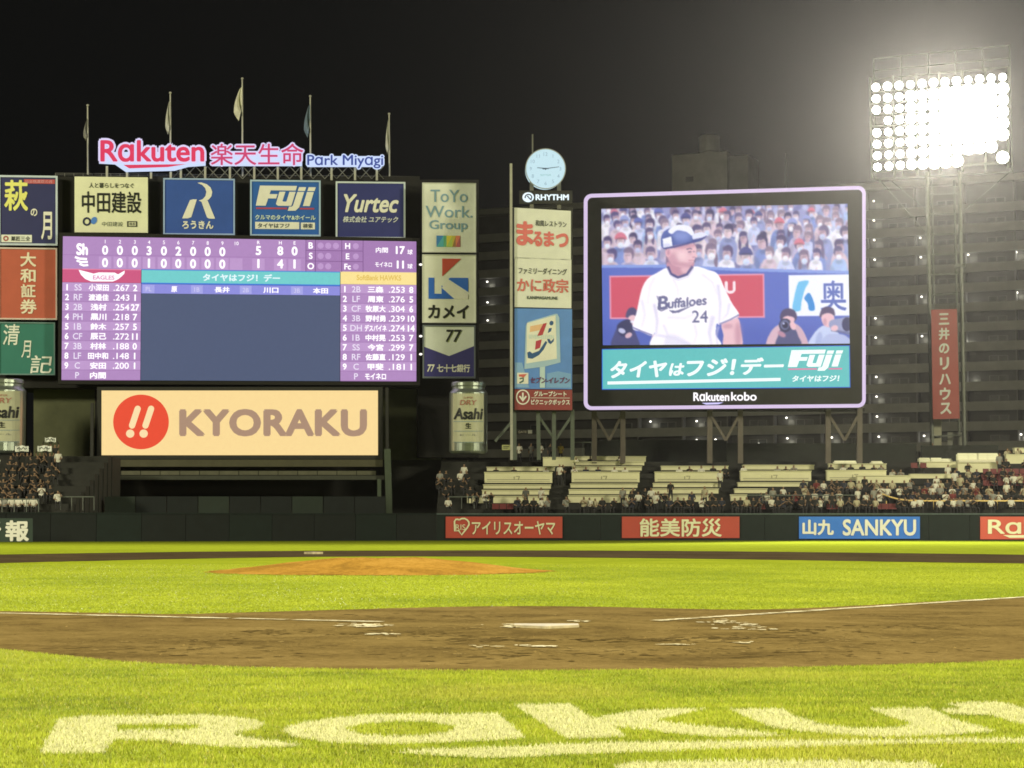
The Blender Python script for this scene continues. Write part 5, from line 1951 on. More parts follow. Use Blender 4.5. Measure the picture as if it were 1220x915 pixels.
# gallery lamps, some with the lit doorway beside them
GLOW = led((255, 250, 235), 3.0, 0.0)
DOOR = paint((0.16, 0.16, 0.145), rough=.6, var=.1)
lamps = [(1041, 239.3), (1041, 262.5), (1041.5, 285.8), (1042, 309.2), (1043, 379), (1043.3, 402), (1044, 448.8), (1044.3, 472.3), (1044.8, 496), (1047, 520), (1096.3, 283.2), (1097, 306.3), (1098, 353.3), (1098.5, 400.2), (1101, 519), (1153.5, 303.2), (1210.8, 300.2), (1211.8, 348.3), (1216.5, 517.3), (580.5, 335.5), (580.8, 360), (581, 381.5), (775, 502), (830, 501.5), (830, 524), (852.5, 523.5), (937, 497.5), (904, 528.5), (938, 522), (991, 521), (1151.5, 403), (1157, 356), (1158, 449)]
dark_lamps = ((1151.5, 403), (1157, 356), (1158, 449))
for (u, v) in lamps:
    p = AP(u, v, -.9)
    if (u, v) not in dark_lamps:
        m = MB()
        m.lathe((p.x, p.y, p.z - .16), [(.05, 0), (.13, .05), (.17, .13), (.13, .21), (.05, .26)], GLOW, 10)
        m.build("balcony_lamp", ap)
    s = (p - A0).dot(AD)
    m = MB()
    fbox(m, s + .15, s + 1.15, p.z - 2.35, p.z - .3, 1.5, 1.59, DOOR)
    m.build("door", ap)
    l = bpy.data.lights.new("balcony_light", 'POINT')
    l.energy = 16
    l.shadow_soft_size = .25
    l.color = (1.0, .97, .82)
    o = bpy.data.objects.new("balcony_light", l)
    COL.objects.link(o)
    o.location = AP(u + 3, v + 4, -.9)
# penthouse and tank on the roof
ph = MB()
PS0, PS1 = s_of(795), s_of(861)
pz = at(795, 186, AP(795, 200).y + 3).z
fbox(ph, PS0, PS1, ROOFZ + .5, pz, 2.5, 9, CONC)
p_ = ph.build("rooftop_house", ap)
fbox(MB(), PS0 + 2.2, PS0 + 3.4, pz - 4.3, pz - 3.5, 2.42, 2.52, RECESS).build("vent", p_)
fbox(MB(), PS1, PS1 + 3.0, ROOFZ + .5, pz - .6, 3.5, 9, CONC2).build("rooftop_house", ap)
tz = at(822, 162, AP(822, 200).y + 4).z
c0 = fac(s_of(834), pz, 5.0)
tk = MB()
tk.lathe((c0.x, c0.y, pz), [(1.0, 0), (1.0, .5), (1.55, .55), (1.6, tz - pz - .2), (1.4, tz - pz)], CONC, 16)
tk.build("water_tank", ap)
MB().beam(fac(s_of(929), ROOFZ, 4), fac(s_of(929), at(929, 184, 300).z, 4), .14, STEEL).build("antenna", ap)
# ================================================================== OUTFIELD STANDS
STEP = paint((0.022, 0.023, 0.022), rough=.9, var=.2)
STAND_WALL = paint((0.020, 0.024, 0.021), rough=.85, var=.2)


def seat_z(v, Y):
    return at(610, v, Y).z


ROW0, DROW, DV = 127.6, 1.1, 7.0


def row_Y(j, y0=ROW0):
    return y0 + DROW * j


def row_z(j, y0=ROW0, v0=606.0):
    return seat_z(v0 - DV * j, row_Y(j, y0))


gs = thing("grandstand", (25, 127, -.15), "dark stepped outfield terrace packed with spectators under the video screen", "grandstand")
XL, XR = at(521, 600, 130).x, at(1420, 600, 130).x
for j in range(10):
    y0 = row_Y(j) - .45
    z1 = row_z(j) - .42
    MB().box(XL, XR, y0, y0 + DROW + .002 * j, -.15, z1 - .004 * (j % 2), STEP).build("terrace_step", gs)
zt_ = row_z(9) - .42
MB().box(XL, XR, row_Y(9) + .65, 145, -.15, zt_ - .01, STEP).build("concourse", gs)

# low back walls behind the concourse
for (u0, u1, v0, Y, lab) in ((697, 866, 524, 140.2, "black wall behind the terraces under the video screen legs"), (866, 1092, 528, 139.6, "long dark wall at the back of the middle terraces"), (1098, 1190, 530.5, 139.2, "dark wall along the back of the terraces at the foot of the floodlight tower")):
    t = MB()
    a, b_ = at(u0, 556, Y), at(u1, 556, Y)
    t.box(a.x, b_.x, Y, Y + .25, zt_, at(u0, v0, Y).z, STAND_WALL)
    tag(t.build("back_wall"), lab, "wall")

# pale terraces: stepped counters in front of the box seats
TER = sign((194, 186, 130))
TER_D = sign((120, 114, 80))


def terrace_row(t, u0, u1, v0, v1, Y, depth=.55, mat=None, name="counter"):
    a, b_ = at(u0, v1, Y), at(u1, v1, Y)
    z0, z1 = a.z + .035, at(u0, v0, Y).z
    m = MB()
    m.box(a.x, b_.x, Y, Y + depth, z0, z1 - .05, mat or TER)
    m.box(a.x + .05, b_.x - .05, Y + .08, Y + depth - .03, z0 - .4, z0 - .002, STEP)
    m.box(a.x - .03, b_.x + .03, Y - .06, Y + depth + .05, z1 - .048, z1, mat or TER)
    o = m.build(name, t)
    return o


def terrace(label, rows):
    u0, u1, v0, v1, Y = rows[0][:5]
    t = thing("terrace_seating", at((u0 + u1) / 2, v1, Y), label, "terrace seating")
    for (u0, u1, v0, v1, Y) in rows:
        o = terrace_row(t, u0, u1, v0, v1, Y)
        if v1 - v0 > 11 and u1 - u0 > 60:
            m = MB()
            W_ = Plane(u0, v1, Y - .01)
            um = u0 + (u1 - u0) * .5
            m.rect(W_, u0 + 3, v0 + 8.8, u1 - 3, v0 + 9.4, TER_D, 0)
            m.rect(W_, u0 + 3, v0 + 11.0, u1 - 3, v0 + 11.4, TER_D, 0)
            m.stroke(W_, [(um - 3, v0 + 5.3), (um + 1.3, v0 + 5.2), (um - .2, v0 + 9.5)], .8, TER_D, 0.01)
            m.stroke(W_, [(um - 5, v0 + 5.4), (um - 5, v0 + 9.2)], .7, TER_D, 0.01)
            m.build("marking", o)
    return t


Y1, Y2, Y3, Y4, Y5, Y6, Y7 = 130.0, 131.1, 132.2, 133.4, 135.2, 136.4, 137.6
terrace("cream stepped terrace closest to the giant beer can", [(577.2, 658, 562.3, 576, Y4), (576, 656.2, 577.2, 582.8, Y3), (574.5, 654, 583.6, 590, Y2), (556.5, 651, 590.8, 600, Y1), (580, 661, 556.2, 561.6, Y5), (647, 685.5, 544.5, 556, Y6)])
terrace("tallest cream stepped terrace with six tiers in front of the black back wall", [(681.2, 762, 562, 575.2, Y4), (679.8, 759.5, 576.2, 581.8, Y3), (678, 757, 582.8, 589.4, Y2), (677, 753, 590, 599.5, Y1), (682, 764.5, 555.6, 561.2, Y5), (684, 767.5, 549.8, 555, Y6), (685.5, 736.5, 543.6, 549.2, Y7), (744, 769.5, 543.5, 550.6, Y7)])
terrace("cream stepped terrace straight below the middle of the video screen", [(780.5, 861, 562, 574.6, Y4), (778.5, 859.5, 575.4, 581, Y3), (776.5, 856, 582, 588.6, Y2), (774, 846, 589.4, 598.5, Y1), (788, 867.5, 555, 560.8, Y5)])
terrace("cream stepped terrace with a lone spectator in a cap on its upper bench", [(882.5, 966.5, 560.8, 573.6, Y4), (879.5, 962, 574.6, 580.4, Y3), (875.5, 914, 582, 588.2, Y2), (871, 890, 589, 597.5, Y1), (885.5, 970, 553.8, 560, Y5)])
terrace("cream counter with round pale seats at the edge of the dense crowd", [(985.5, 1056, 560, 573.2, Y4), (988, 1056, 552.3, 559.4, Y5)])
terrace("low cream counter jutting out among the crowd below the tower", [(1021.5, 1085, 566.3, 576, 132.6), (1085, 1139, 564.6, 570.6, 133.2)])
terrace("cream boxes with padded pale seats behind the dense crowd", [(1099, 1139, 550, 560, 136.0)])
terrace("cream counter with four padded seats under the floodlight tower", [(1141.5, 1190, 551, 563.4, 135.2)])
terrace("cream corner counter at the end of the back wall", [(1199, 1250, 541, 553, 136.5), (1209, 1250, 533.5, 540, 138.0)])


def copy_tree(o, parent=None):
    c = o.copy()
    COL.objects.link(c)
    c.parent = parent
    for ch in list(o.children):
        copy_tree(ch, c)
    return c


# padded pale seats
def pod_proto():
    t = thing("padded_seat", (0, 0, 0), "padded pale seat behind a cream counter", "seat")
    bm = bmesh.new()
    bmesh.ops.create_cube(bm, size=1)
    bmesh.ops.scale(bm, vec=(.9, .2, .62), verts=bm.verts)
    bmesh.ops.translate(bm, vec=(0, .2, .55), verts=bm.verts)
    bmesh.ops.bevel(bm, geom=bm.edges[:], offset=.09, segments=3, affect='EDGES')
    me = bpy.data.meshes.new("backrest")
    bm.to_mesh(me)
    bm.free()
    me.materials.append(sign((214, 205, 152)))
    o = bpy.data.objects.new("backrest", me)
    COL.objects.link(o)
    o.parent = t
    bm = bmesh.new()
    bmesh.ops.create_cube(bm, size=1)
    bmesh.ops.scale(bm, vec=(.9, .5, .24), verts=bm.verts)
    bmesh.ops.translate(bm, vec=(0, -.05, .3), verts=bm.verts)
    bmesh.ops.bevel(bm, geom=bm.edges[:], offset=.06, segments=2, affect='EDGES')
    me = bpy.data.meshes.new("cushion")
    bm.to_mesh(me)
    bm.free()
    me.materials.append(sign((196, 188, 140)))
    o = bpy.data.objects.new("cushion", me)
    COL.objects.link(o)
    o.parent = t
    m = MB().box(-.38, .38, -.25, .2, -1.2, .17, STEP)
    xs_ = m.build("base", t)
    return t


pods = [(1102, 556, 136.9, "boxes"), (1116, 556, 136.9, "boxes"), (1128, 557, 136.9, "boxes"), (1148, 550.5, 136.4, "tower"), (1160, 550.5, 136.4, "tower"), (1171, 550.5, 136.4, "tower"), (1183, 550.5, 136.4, "tower"), (1001, 559.5, 136.0, "edge"), (1014, 559.5, 136.0, "edge"), (1045, 560, 136.0, "edge")]
PL = {"boxes": ("padded pale seat behind the cream boxes among the dense crowd", "padded seats behind the cream boxes"), "tower": ("padded pale seat behind the counter under the floodlight tower", "padded seats under the floodlight tower"), "edge": ("padded pale seat on the counter at the edge of the dense crowd", "padded seats at the edge of the crowd")}
pod0 = None
for (u, v, Y, k) in pods:
    if pod0 is None:
        o = pod0 = pod_proto()
    else:
        o = copy_tree(pod0)
    p = at(u, v, Y)
    o.location = (p.x, p.y, p.z - .25)
    o["label"], o["group"] = PL[k]

# stadium tip-up seats, red, seen between the people
RED_SEAT = sign((98, 42, 38))


def seat_mesh():
    m = MB()
    m.box(-.21, .21, .12, .17, .02, .32, RED_SEAT)
    m.box(-.21, .21, -.22, .13, -.03, .03, RED_SEAT)
    m.box(-.03, .03, -.1, .1, -.42, -.03, STEP)
    me = bpy.data.meshes.new("stadium_seat")
    me.from_pydata(m.v, [], m.f)
    for mt in m.ms:
        me.materials.append(mt)
    me.polygons.foreach_set("material_index", m.mi)
    return me


SEATM = seat_mesh()


def put_seat(x, y, z, label, group):
    o = bpy.data.objects.new("stadium_seat", SEATM)
    COL.objects.link(o)
    o.location = (x, y, z)
    tag(o, label, "seat", group)


def seat_run(u0, u1, j, where, y0=ROW0):
    Y = row_Y(j, y0)
    x0, x1 = at(u0, 600, Y).x, at(u1, 600, Y).x
    k = max(1, round((x1 - x0) / .5))
    for i in range(k):
        put_seat(x0 + (i + .5) * (x1 - x0) / k, Y + .1, row_z(j, y0), "empty red stadium seat " + where, "empty red seats " + where)


seat_run(586, 612, 0, "in the bottom row before the terrace beside the beer can")
seat_run(895, 912, 0, "in the bottom row under the capped spectator's terrace")
seat_run(985, 1002, 0, "in the bottom row beyond the middle terraces")
seat_run(1034, 1068, 0, "in the bottom row where the yellow rail bends")
seat_run(1088, 1120, 2, "below the low counter in the dense crowd")
seat_run(1172, 1225, 4, "in the banks at the end of the yellow rail")
seat_run(1170, 1225, 5, "in the banks at the end of the yellow rail")
seat_run(1172, 1225, 6, "in the banks at the end of the yellow rail")
seat_run(1085, 1107, 7, "beside the cream boxes under the tower")

# yellow rail
YEL = sign((214, 176, 92))
rail = thing("guard_rail", at(1100, 606, 128.3), "yellow pipe guard rail bending through the crowd on its way to the end wall", "rail")
pts = [(1051, 588.5, 129.3), (1060, 592, 129.0), (1071, 594.8, 128.7), (1083, 596.4, 128.5), (1100, 596.8, 128.4), (1240, 596.8, 128.4)]
m = MB()
for a, b_ in zip(pts[:-1], pts[1:]):
    m.tube(at(*a), at(*b_), .05, YEL, 8)
m.build("top_pipe", rail)
for u in (1056, 1090, 1112, 1150, 1188, 1226):
    p = at(u, 596.8, 128.4)
    MB().tube((p.x, p.y, row_z(0) - .42), p, .03, YEL, 6).build("post", rail)
# grey rails
GR = paint((0.13, 0.15, 0.14), rough=.5, var=.15)


def grey_rail(label, u0, u1, v, Y, vb, n):
    t = thing("hand_rail", at((u0 + u1) / 2, vb, Y), label, "rail")
    MB().tube(at(u0, v, Y), at(u1, v, Y), .035, GR, 6).build("top_pipe", t)
    for i in range(n):
        u = u0 + (u1 - u0) * i / (n - 1)
        MB().tube(at(u, vb, Y), at(u, v, Y), .025, GR, 6).build("post", t)


grey_rail("thin grey rail in front of the spectators beside the beer can", 535, 580, 592, 128.6, 606, 4)
grey_rail("thin grey rail along the bottom row under the capped spectator's terrace", 890, 1020, 590, 128.4, 604, 8)
grey_rail("tall grey rail on the concourse below the tower of stacked boards", 684, 705, 527, 139, 552, 3)
# lit gate sign and small notice on the concourse
GP = Plane(640, 515, 138.5)
t = thing("gate_sign", GP(640, 518), "dark gate sign with small pale letters between the legs of the sign tower", "sign")
MB().slab_rect(GP, 612.5, 511.5, 640, 517.5, DARK_STEEL, 0, .15).build("panel", t)
MB().text(GP, "GATE", 617.5, 513.2, 627.5, 516, sign((150, 140, 110)), bold=.03, lift=.02).rect(GP, 629, 512.3, 634, 516.6, sign((165, 160, 130)), .02).build("lettering", t)
t = thing("notice", GP(603, 535), "small yellow notice beside the giant beer can", "sign")
MB().slab_rect(GP, 598, 530, 608, 536.2, sign((150, 148, 84)), 0, .06).build("panel", t)
MB().rect(GP, 599.5, 531.5, 606.5, 532.3, DARK_STEEL, .02).rect(GP, 599.5, 533.5, 605, 534.2, DARK_STEEL, .02).build("lettering", t)

# ---------------------------------------------------------------- stand beside the scoreboard (black shirts)
LY0 = 118.6
ls = thing("side_stand", (at(30, 600, 119).x, 119, -.15), "small dark stand below the half hidden beer can full of supporters in black", "grandstand")
LXL, LXR = at(-150, 600, 119).x, at(76, 600, 119).x
for j in range(11):
    y0 = row_Y(j, LY0) - .45
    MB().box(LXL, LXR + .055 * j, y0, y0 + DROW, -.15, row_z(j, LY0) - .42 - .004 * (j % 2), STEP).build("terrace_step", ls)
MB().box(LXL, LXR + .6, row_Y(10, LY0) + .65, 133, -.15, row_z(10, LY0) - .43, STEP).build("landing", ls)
grey_rail("thin grey rail before the front spectators in black", -12, 46, 594.8, 117.6, 610, 5)
grey_rail("low grey rail on the empty ledge between the black shirts and the gantry", 72, 112, 592, 120.0, 608, 4)
tw_ = []
for (u, v, w, h, lab, body) in ((26, 534.5, 16, 6.5, "white supporter towel held up in front of the half hidden beer can", "ORIX"), (53, 534.3, 17, 6.5, "white supporter towel with dark scrawl held up before the olive wall", "Buffaloes"), (60, 523.8, 13, 5, "smaller white towel held up highest against the olive wall", "GO")):
    t = thing("supporter_towel", at(u, v + h / 2, 127.0), lab, "towel")
    nx_, nz_ = 10, 4
    m = MB()
    W_ = Plane(u, v, 127.0)
    wav = lambda a: .10 * math.sin(a * .7 + u)
    g_ = []
    for q in range(nz_ + 1):
        for i in range(nx_ + 1):
            a = u - w / 2 + w * i / nx_
            g_.append(W_(a, v - h / 2 + h * q / nz_ + .6 * math.sin(i * .9), wav(a)))
    m.add(g_, [(q * (nx_ + 1) + i, q * (nx_ + 1) + i + 1, (q + 1) * (nx_ + 1) + i + 1, (q + 1) * (nx_ + 1) + i) for q in range(nz_) for i in range(nx_)], sign((205, 208, 178)))
    m.build("cloth", t)
    m = MB()
    m.stroke(lambda a, c_, l=0: W_(a, c_, wav(a) + l), [(u - w * .35, v + .5), (u - w * .2, v - 1.5), (u - w * .05, v + 1), (u + w * .1, v - 1.6), (u + w * .25, v + .8), (u + w * .36, v - .6)], .9, bk, .04)
    m.build("marking", t)

# ================================================================== PEOPLE


def body_mesh(name, J, E, R, label_of):
    """one continuous skinned figure; J joints, E edges, R radii, label_of: per edge material slot"""
    me = bpy.data.meshes.new(name)
    me.from_pydata(J, E, [])
    ob = bpy.data.objects.new(name, me)
    COL.objects.link(ob)
    md = ob.modifiers.new("skin", 'SKIN')
    md.use_smooth_shade = True
    ob.modifiers.new("sub", 'SUBSURF').levels = 1
    sk = me.skin_vertices[0].data
    for i, r in enumerate(R):
        sk[i].radius = r if isinstance(r, tuple) else (r, r)
        sk[i].use_root = (i == 0)
    dg = bpy.context.evaluated_depsgraph_get()
    out = bpy.data.meshes.new_from_object(ob.evaluated_get(dg), depsgraph=dg)
    out.name = name
    bpy.data.objects.remove(ob)
    return out


PEOPLE_SLOTS = None


def person_mats():
    out = []
    for nm in ("skin", "shirt", "trousers", "hair"):
        m = bpy.data.materials.new(nm)
        m.use_nodes = True
        b = m.node_tree.nodes["Principled BSDF"]
        b.inputs["Roughness"].default_value = .8
        if nm == "shirt":
            oi = m.node_tree.nodes.new("ShaderNodeObjectInfo")
            m.node_tree.links.new(oi.outputs["Color"], b.inputs["Base Color"])
        else:
            b.inputs["Base Color"].default_value = {"skin": (.26, .165, .11, 1), "trousers": (.022, .022, .028, 1), "hair": (.012, .010, .009, 1)}[nm]
        out.append(m)
    return out


PM = person_mats()


def make_person(name, pose):
    seat = pose.startswith("seated")
    h0 = 0.10 if seat else 0.92
    J = [(0, 0, h0), (0, -.01 if not seat else .02, h0 + .24), (0, 0 if not seat else .03, h0 + .44), (0, -.01 if not seat else .01, h0 + .56), (0, -.03 if not seat else -.02, h0 + .64), (0, -.045 if not seat else -.04, h0 + .76)]
    R = [(.16, .12), (.15, .11), (.175, .115), (.055, .058), (.082, .092), (.085, .095)]
    E = [(0, 1), (1, 2), (2, 3), (3, 4), (4, 5)]
    lab = [1, 1, 1, 0, 0]
    sh = h0 + .47

    def arm(sx, el, wr, ha):
        b = len(J)
        J.extend([(sx * .20, 0, sh), el, wr, ha])
        R.extend([.062, .046, .034, .042])
        E.extend([(2, b), (b, b + 1), (b + 1, b + 2), (b + 2, b + 3)])
        lab.extend([1, 1, 0, 0])

    def leg(sx):
        b = len(J)
        if seat:
            J.extend([(sx * .10, -.06, h0 - .02), (sx * .13, -.44, h0 + .01), (sx * .13, -.47, -.34), (sx * .13, -.50, -.40), (sx * .14, -.62, -.40)])
        else:
            s = .04 if sx > 0 else -.05
            J.extend([(sx * .095, 0, h0 - .08), (sx * .11, s * .6 - .02, .50), (sx * .12, s, .10), (sx * .12, s - .01, .045), (sx * .13, s - .13, .04)])
        R.extend([.088, .062, .042, .042, .036])
        E.extend([(0, b), (b, b + 1), (b + 1, b + 2), (b + 2, b + 3), (b + 3, b + 4)])
        lab.extend([2, 2, 2, 3, 3])
    if pose == "seated":
        arm(-1, (-.25, -.06, h0 + .22), (-.14, -.27, h0 + .13), (-.10, -.34, h0 + .13))
        arm(1, (.25, -.06, h0 + .22), (.14, -.27, h0 + .13), (.10, -.34, h0 + .13))
    elif pose == "seated_clapping":
        arm(-1, (-.24, -.14, h0 + .26), (-.07, -.32, h0 + .42), (-.02, -.34, h0 + .48))
        arm(1, (.24, -.14, h0 + .26), (.07, -.32, h0 + .42), (.02, -.34, h0 + .48))
    elif pose == "seated_drinking":
        arm(-1, (-.25, -.06, h0 + .22), (-.12, -.27, h0 + .15), (-.05, -.30, h0 + .15))
        arm(1, (.26, -.16, h0 + .36), (.12, -.24, h0 + .56), (.06, -.22, h0 + .62))
    elif pose == "standing_arms_up":
        arm(-1, (-.30, -.10, sh + .22), (-.22, -.16, sh + .46), (-.20, -.17, sh + .54))
        arm(1, (.30, -.10, sh + .22), (.22, -.16, sh + .46), (.20, -.17, sh + .54))
    else:
        arm(-1, (-.24, .02, h0 + .20), (-.22, -.08, h0 - .03), (-.21, -.10, h0 - .10))
        arm(1, (.24, .02, h0 + .20), (.17, -.20, h0 + .14), (.08, -.25, h0 + .16))
    leg(-1)
    leg(1)
    me = body_mesh(name, J, E, R, lab)
    for m in PM:
        me.materials.append(m)
    Jv = [Vector(j) for j in J]
    hc = Jv[5]
    idx = []
    for p in me.polygons:
        c = p.center
        best, bi = 1e9, 0
        for k, (a, b) in enumerate(E):
            A, B = Jv[a], Jv[b]
            t = max(0, min(1, (c - A).dot(B - A) / max(1e-9, (B - A).length_squared)))
            d = (c - (A + (B - A) * t)).length - (0.05 if k in (0, 1, 2) else 0)
            if d < best:
                best, bi = d, k
        s = lab[bi]
        if c.z > h0 + .60:
            d = c - hc
            s = 3 if (d.z > -.005 or d.y > -.015) else 0
        if s == 1 and c.z > h0 + .53:
            s = 0
        idx.append(s)
    me.polygons.foreach_set("material_index", idx)
    return me


BODY = {k: make_person("person", k) for k in ("seated", "seated_clapping", "seated_drinking", "standing", "standing_arms_up")}
SHIRTS = {"white": (.66, .65, .60), "cream": (.44, .40, .29), "pale grey": (.26, .26, .25), "black": (.012, .012, .013), "navy": (.018, .022, .045), "dark red": (.16, .022, .025), "blue": (.05, .10, .24), "yellow": (.55, .42, .08), "grey": (.10, .10, .10)}
N_PEOPLE = [0]
OVER = []


def person(x, y, z, shirt, pose, where, rz=None, scale=None):
    if N_PEOPLE[0] >= 298:
        return
    N_PEOPLE[0] += 1
    o = bpy.data.objects.new("person", BODY[pose])
    COL.objects.link(o)
    o.location = (x, y, z)
    o.rotation_euler = (0, 0, math.radians(rng.uniform(-28, 28)) if rz is None else rz)
    s = (scale or rng.uniform(.93, 1.07)) * .86
    o.scale = (s, s, s)
    c = SHIRTS[shirt]
    o.color = (*c, 1)
    verb = {"seated": "sitting", "seated_clapping": "clapping", "seated_drinking": "gesturing", "standing": "standing", "standing_arms_up": "arms up"}[pose]
    lb = f"spectator in {shirt} {verb} {where}"
    if len(lb.split()) > 16:
        print("LONG", lb)
    tag(o, lb, "person", lb.replace("spectator in", "spectators in"))


def pick_pose():
    r = rng.random()
    return "seated" if r < .62 else ("seated_clapping" if r < .82 else "seated_drinking")


def pick(weights):
    ks = list(weights)
    return rng.choices(ks, [weights[k] for k in ks])[0]


MIX = {"white": 28, "cream": 6, "pale grey": 12, "black": 42, "navy": 12}
CROWD = {"white": 27, "cream": 8, "pale grey": 10, "black": 42, "navy": 10, "dark red": 3}
BLACKS = {"black": 76, "white": 14, "pale grey": 10}


def row_people(u0, u1, j, dens, where, mix=MIX, y0=ROW0, v0=606.0, step=8.4, dz=0.0):
    Y = row_Y(j, y0)
    z = row_z(j, y0, v0)
    u = u0 + rng.random() * 3
    while u < u1:
        if rng.random() < dens:
            x = at(u, 600, Y).x
            if rng.random() < .07:
                person(x, Y + .05, z - .42, pick(mix), "standing", where)
            else:
                person(x, Y + .05, z - .02 + dz + rng.uniform(-.03, .02), pick(mix), pick_pose(), where)
        u += step * rng.choice((.8, .85, .9, 1.0, 1.15, 1.7))


def behind(u0, u1, v_head, Y, dens, where, mix=MIX, step=10.5):
    """people seated behind a counter: head tops at v_head; they sit on a bench block hidden by the counter"""
    u = u0
    while u < u1:
        if rng.random() < dens:
            p = at(u, v_head, Y)
            person(p.x, Y, p.z - .82 + rng.uniform(-.05, .05), pick(mix), pick_pose(), where, scale=1.0)
        u += step * rng.uniform(.75, 1.4)


def bench_under(u0, u1, v_head, Y, label):
    p0, p1 = at(u0, v_head, Y), at(u1, v_head, Y)
    m = MB().box(p0.x, p1.x, Y - .18, Y + .24, p0.z - 1.42, p0.z - .84, STEP)
    m.box(p0.x, p1.x, Y + .245, Y + .29, p0.z - 1.42, p0.z - .62, STEP)
    tag(m.build("bench"), label, "bench")


# denser crowd towards the tower first (largest groups)
CW = "in the dense crowd above the yellow rail"
row_people(1086, 1222, 1, .85, CW, CROWD)
row_people(1040, 1222, 2, .85, CW, CROWD)
row_people(1062, 1172, 3, .88, "in the dense crowd below the low cream counter", CROWD)
row_people(1136, 1222, 4, .72, "among red seats where the yellow rail ends", CROWD)
row_people(1140, 1222, 5, .68, "among red seats where the yellow rail ends", CROWD)
row_people(1146, 1176, 6, .55, "among red seats where the yellow rail ends", CROWD)
row_people(1190, 1222, 6.6, .6, "among red seats where the yellow rail ends", CROWD)
row_people(1086, 1222, 0, .75, "in the bottom row under the yellow rail", CROWD)
row_people(1010, 1084, 0, .8, "in the bottom row where the yellow rail bends", CROWD)
row_people(1000, 1050, 1, .8, "in the crowd where the yellow rail bends", CROWD)
row_people(996, 1060, 3.0, .9, "in the crowd before the low cream counter", CROWD)
row_people(940, 1000, 3, .75, "in the crowd beside the counter with round seats", CROWD)
row_people(932, 1004, 2, .72, "in the crowd beside the counter with round seats", CROWD)
row_people(905, 1000, 1, .8, "in the second row under the capped spectator's terrace", CROWD)
row_people(868, 1002, 0, .85, "in the bottom row under the capped spectator's terrace", CROWD)
row_people(770, 866, 0, .82, "in the bottom row under the middle terrace")
row_people(776, 862, 1, .4, "in the second row under the middle terrace")
row_people(752, 776, 1.6, .9, "in the aisle beside the middle terrace", {"white": 40, "black": 60})
row_people(672, 762, 0, .85, "in the bottom row under the tallest terrace")
row_people(676, 764, 1, .15, "in the second row under the tallest terrace")
row_people(616, 668, 0, .8, "in the bottom row under the terrace beside the beer can")
row_people(566, 592, 1, .9, "in the rows before the terrace beside the beer can")
row_people(524, 572, 0, .55, "in the bottom row below the giant beer can")
row_people(522, 572, 1.8, .55, "in the dark rows below the giant beer can", BLACKS)
row_people(522, 560, 3.2, .75, "in the dark rows below the giant beer can", BLACKS)
row_people(522, 566, 4.6, .75, "in the dark rows below the giant beer can", BLACKS)
row_people(524, 556, 6.6, .45, "in the dark rows below the giant beer can", BLACKS)
# behind the counters
for (u0, u1, vh, Y, d, wh) in (
        (582, 658, 555.5, 134.5, .62, "behind the counter of the terrace beside the beer can"),
        (684, 762, 555.0, 134.5, .62, "behind the counter of the tallest terrace"),
        (686, 740, 542.5, 136.9, .55, "on the top bench of the tallest terrace"),
        (784, 866, 553.5, 134.5, .66, "behind the counter of the middle terrace"),
        (886, 966, 553.2, 134.5, .40, "behind the counter of the capped spectator's terrace"),
        (990, 1054, 551.5, 134.5, .85, "behind the counter with round seats"),
        (1024, 1082, 557.5, 133.9, .4, "behind the low cream counter"),
        (1098, 1140, 546.5, 137.5, .8, "behind the cream boxes under the tower"),
        (1146, 1190, 543.5, 136.9, .6, "behind the counter with four padded seats"),
        (1200, 1222, 533.0, 137.6, .6, "behind the cream corner counter")):
    bench_under(u0 - 4, u1 + 4, vh, Y, "dark bench hidden " + wh)
    behind(u0, u1, vh, Y, d, wh)
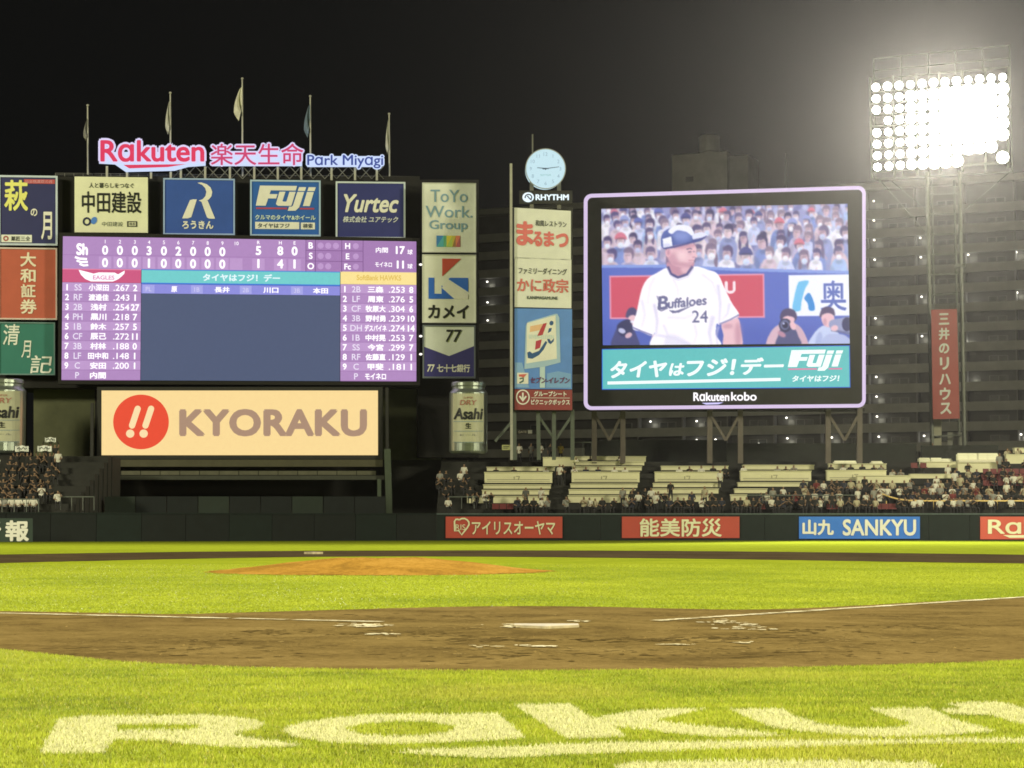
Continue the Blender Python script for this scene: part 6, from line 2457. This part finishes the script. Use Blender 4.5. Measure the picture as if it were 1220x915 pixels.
# standing on the concourse and in aisles
ZC = zt_ - .01
for (u, v, Y, sh_, wh) in ((619, 532, 141, "white", "by the legs of the sign tower"), (633, 532, 141.3, "grey", "by the legs of the sign tower in a white cap"), (644, 534, 140.6, "white", "beside a leg of the sign tower"), (668, 530, 140.8, "yellow", "on the concourse above the aisle"), (656, 533, 141.5, "black", "between the legs of the sign tower"), (1111, 524, 140, "pale grey", "under the tower banner")):
    p = at(u, v, Y)
    person(p.x, Y, ZC, sh_, "standing", wh, scale=.98)
for (u, j, sh_, wh) in ((553, 5.0, "white", "on the steps under the giant beer can"), (626.5, 1.2, "grey", "in front of the terrace beside the beer can"), (667, 5.2, "white", "on the dark aisle between the first two terraces"), (671, 5.4, "black", "on the dark aisle between the first two terraces"), (645, 1.1, "white", "below the terrace beside the beer can"), (742, 1.4, "pale grey", "below the tallest terrace"), (858, 4.0, "white", "at the end of the middle terrace"), (1138, 4.6, "white", "at the end of the low cream counter"), (1130, 5.2, "white", "at the end of the low cream counter"), (1116, 3.2, "white", "on the edge of the dense crowd below the low counter"), (799, 2.0, "black", "against the tiers of the middle terrace")):
    Y = row_Y(j)
    person(at(u, 600, Y).x, Y, row_z(int(j)) - .42, sh_, "standing", wh, scale=.98)
# supporters in black in the side stand
LW = "in the stand below the half hidden beer can"
for j, d in ((0, .95), (1, .8), (2, .85), (3, .8), (4, .7), (5, .7), (6, .6), (7, .6)):
    mix = {"white": 70, "cream": 20, "pale grey": 10} if j == 0 else BLACKS
    row_people(-6, 44 if j == 0 else 70, j, d * .9, "in the front row of the side stand" if j == 0 else LW, mix, LY0, 606, 9.5)
for (u, v) in ((20, 531), (32, 531), (47, 531), (59, 531), (55, 521), (65, 521)):
    Y = 127.8
    person(at(u, v, Y).x, Y + .2, at(u, v, Y).z - 1.9, "black", "standing_arms_up", "holding up a towel at the back of the side stand", rz=0, scale=1.0)
bench = MB().box(at(10, 545, 128).x, at(74, 545, 128).x, 127.4, 129.2, row_z(8, LY0) - .42, at(40, 531, 127.8).z - 1.9, STEP)
tag(bench.build("platform"), "dark platform at the back of the side stand under the towels", "platform")
print("PEOPLE", N_PEOPLE[0])

# ================================================================== AIR
hz = bpy.data.materials.new("haze")
hz.use_nodes = True
nt = hz.node_tree
nt.nodes.clear()
out = nt.nodes.new("ShaderNodeOutputMaterial")
pv = nt.nodes.new("ShaderNodeVolumePrincipled")
pv.inputs["Color"].default_value = (1, .97, .90, 1)
pv.inputs["Density"].default_value = 2.8e-5
pv.inputs["Anisotropy"].default_value = 0.88
nt.links.new(pv.outputs[0], out.inputs["Volume"])
m = MB().box(-255, 255, -50, 352, -1.2, 66, hz)
o = m.build("haze")
tag(o, kind="stuff")
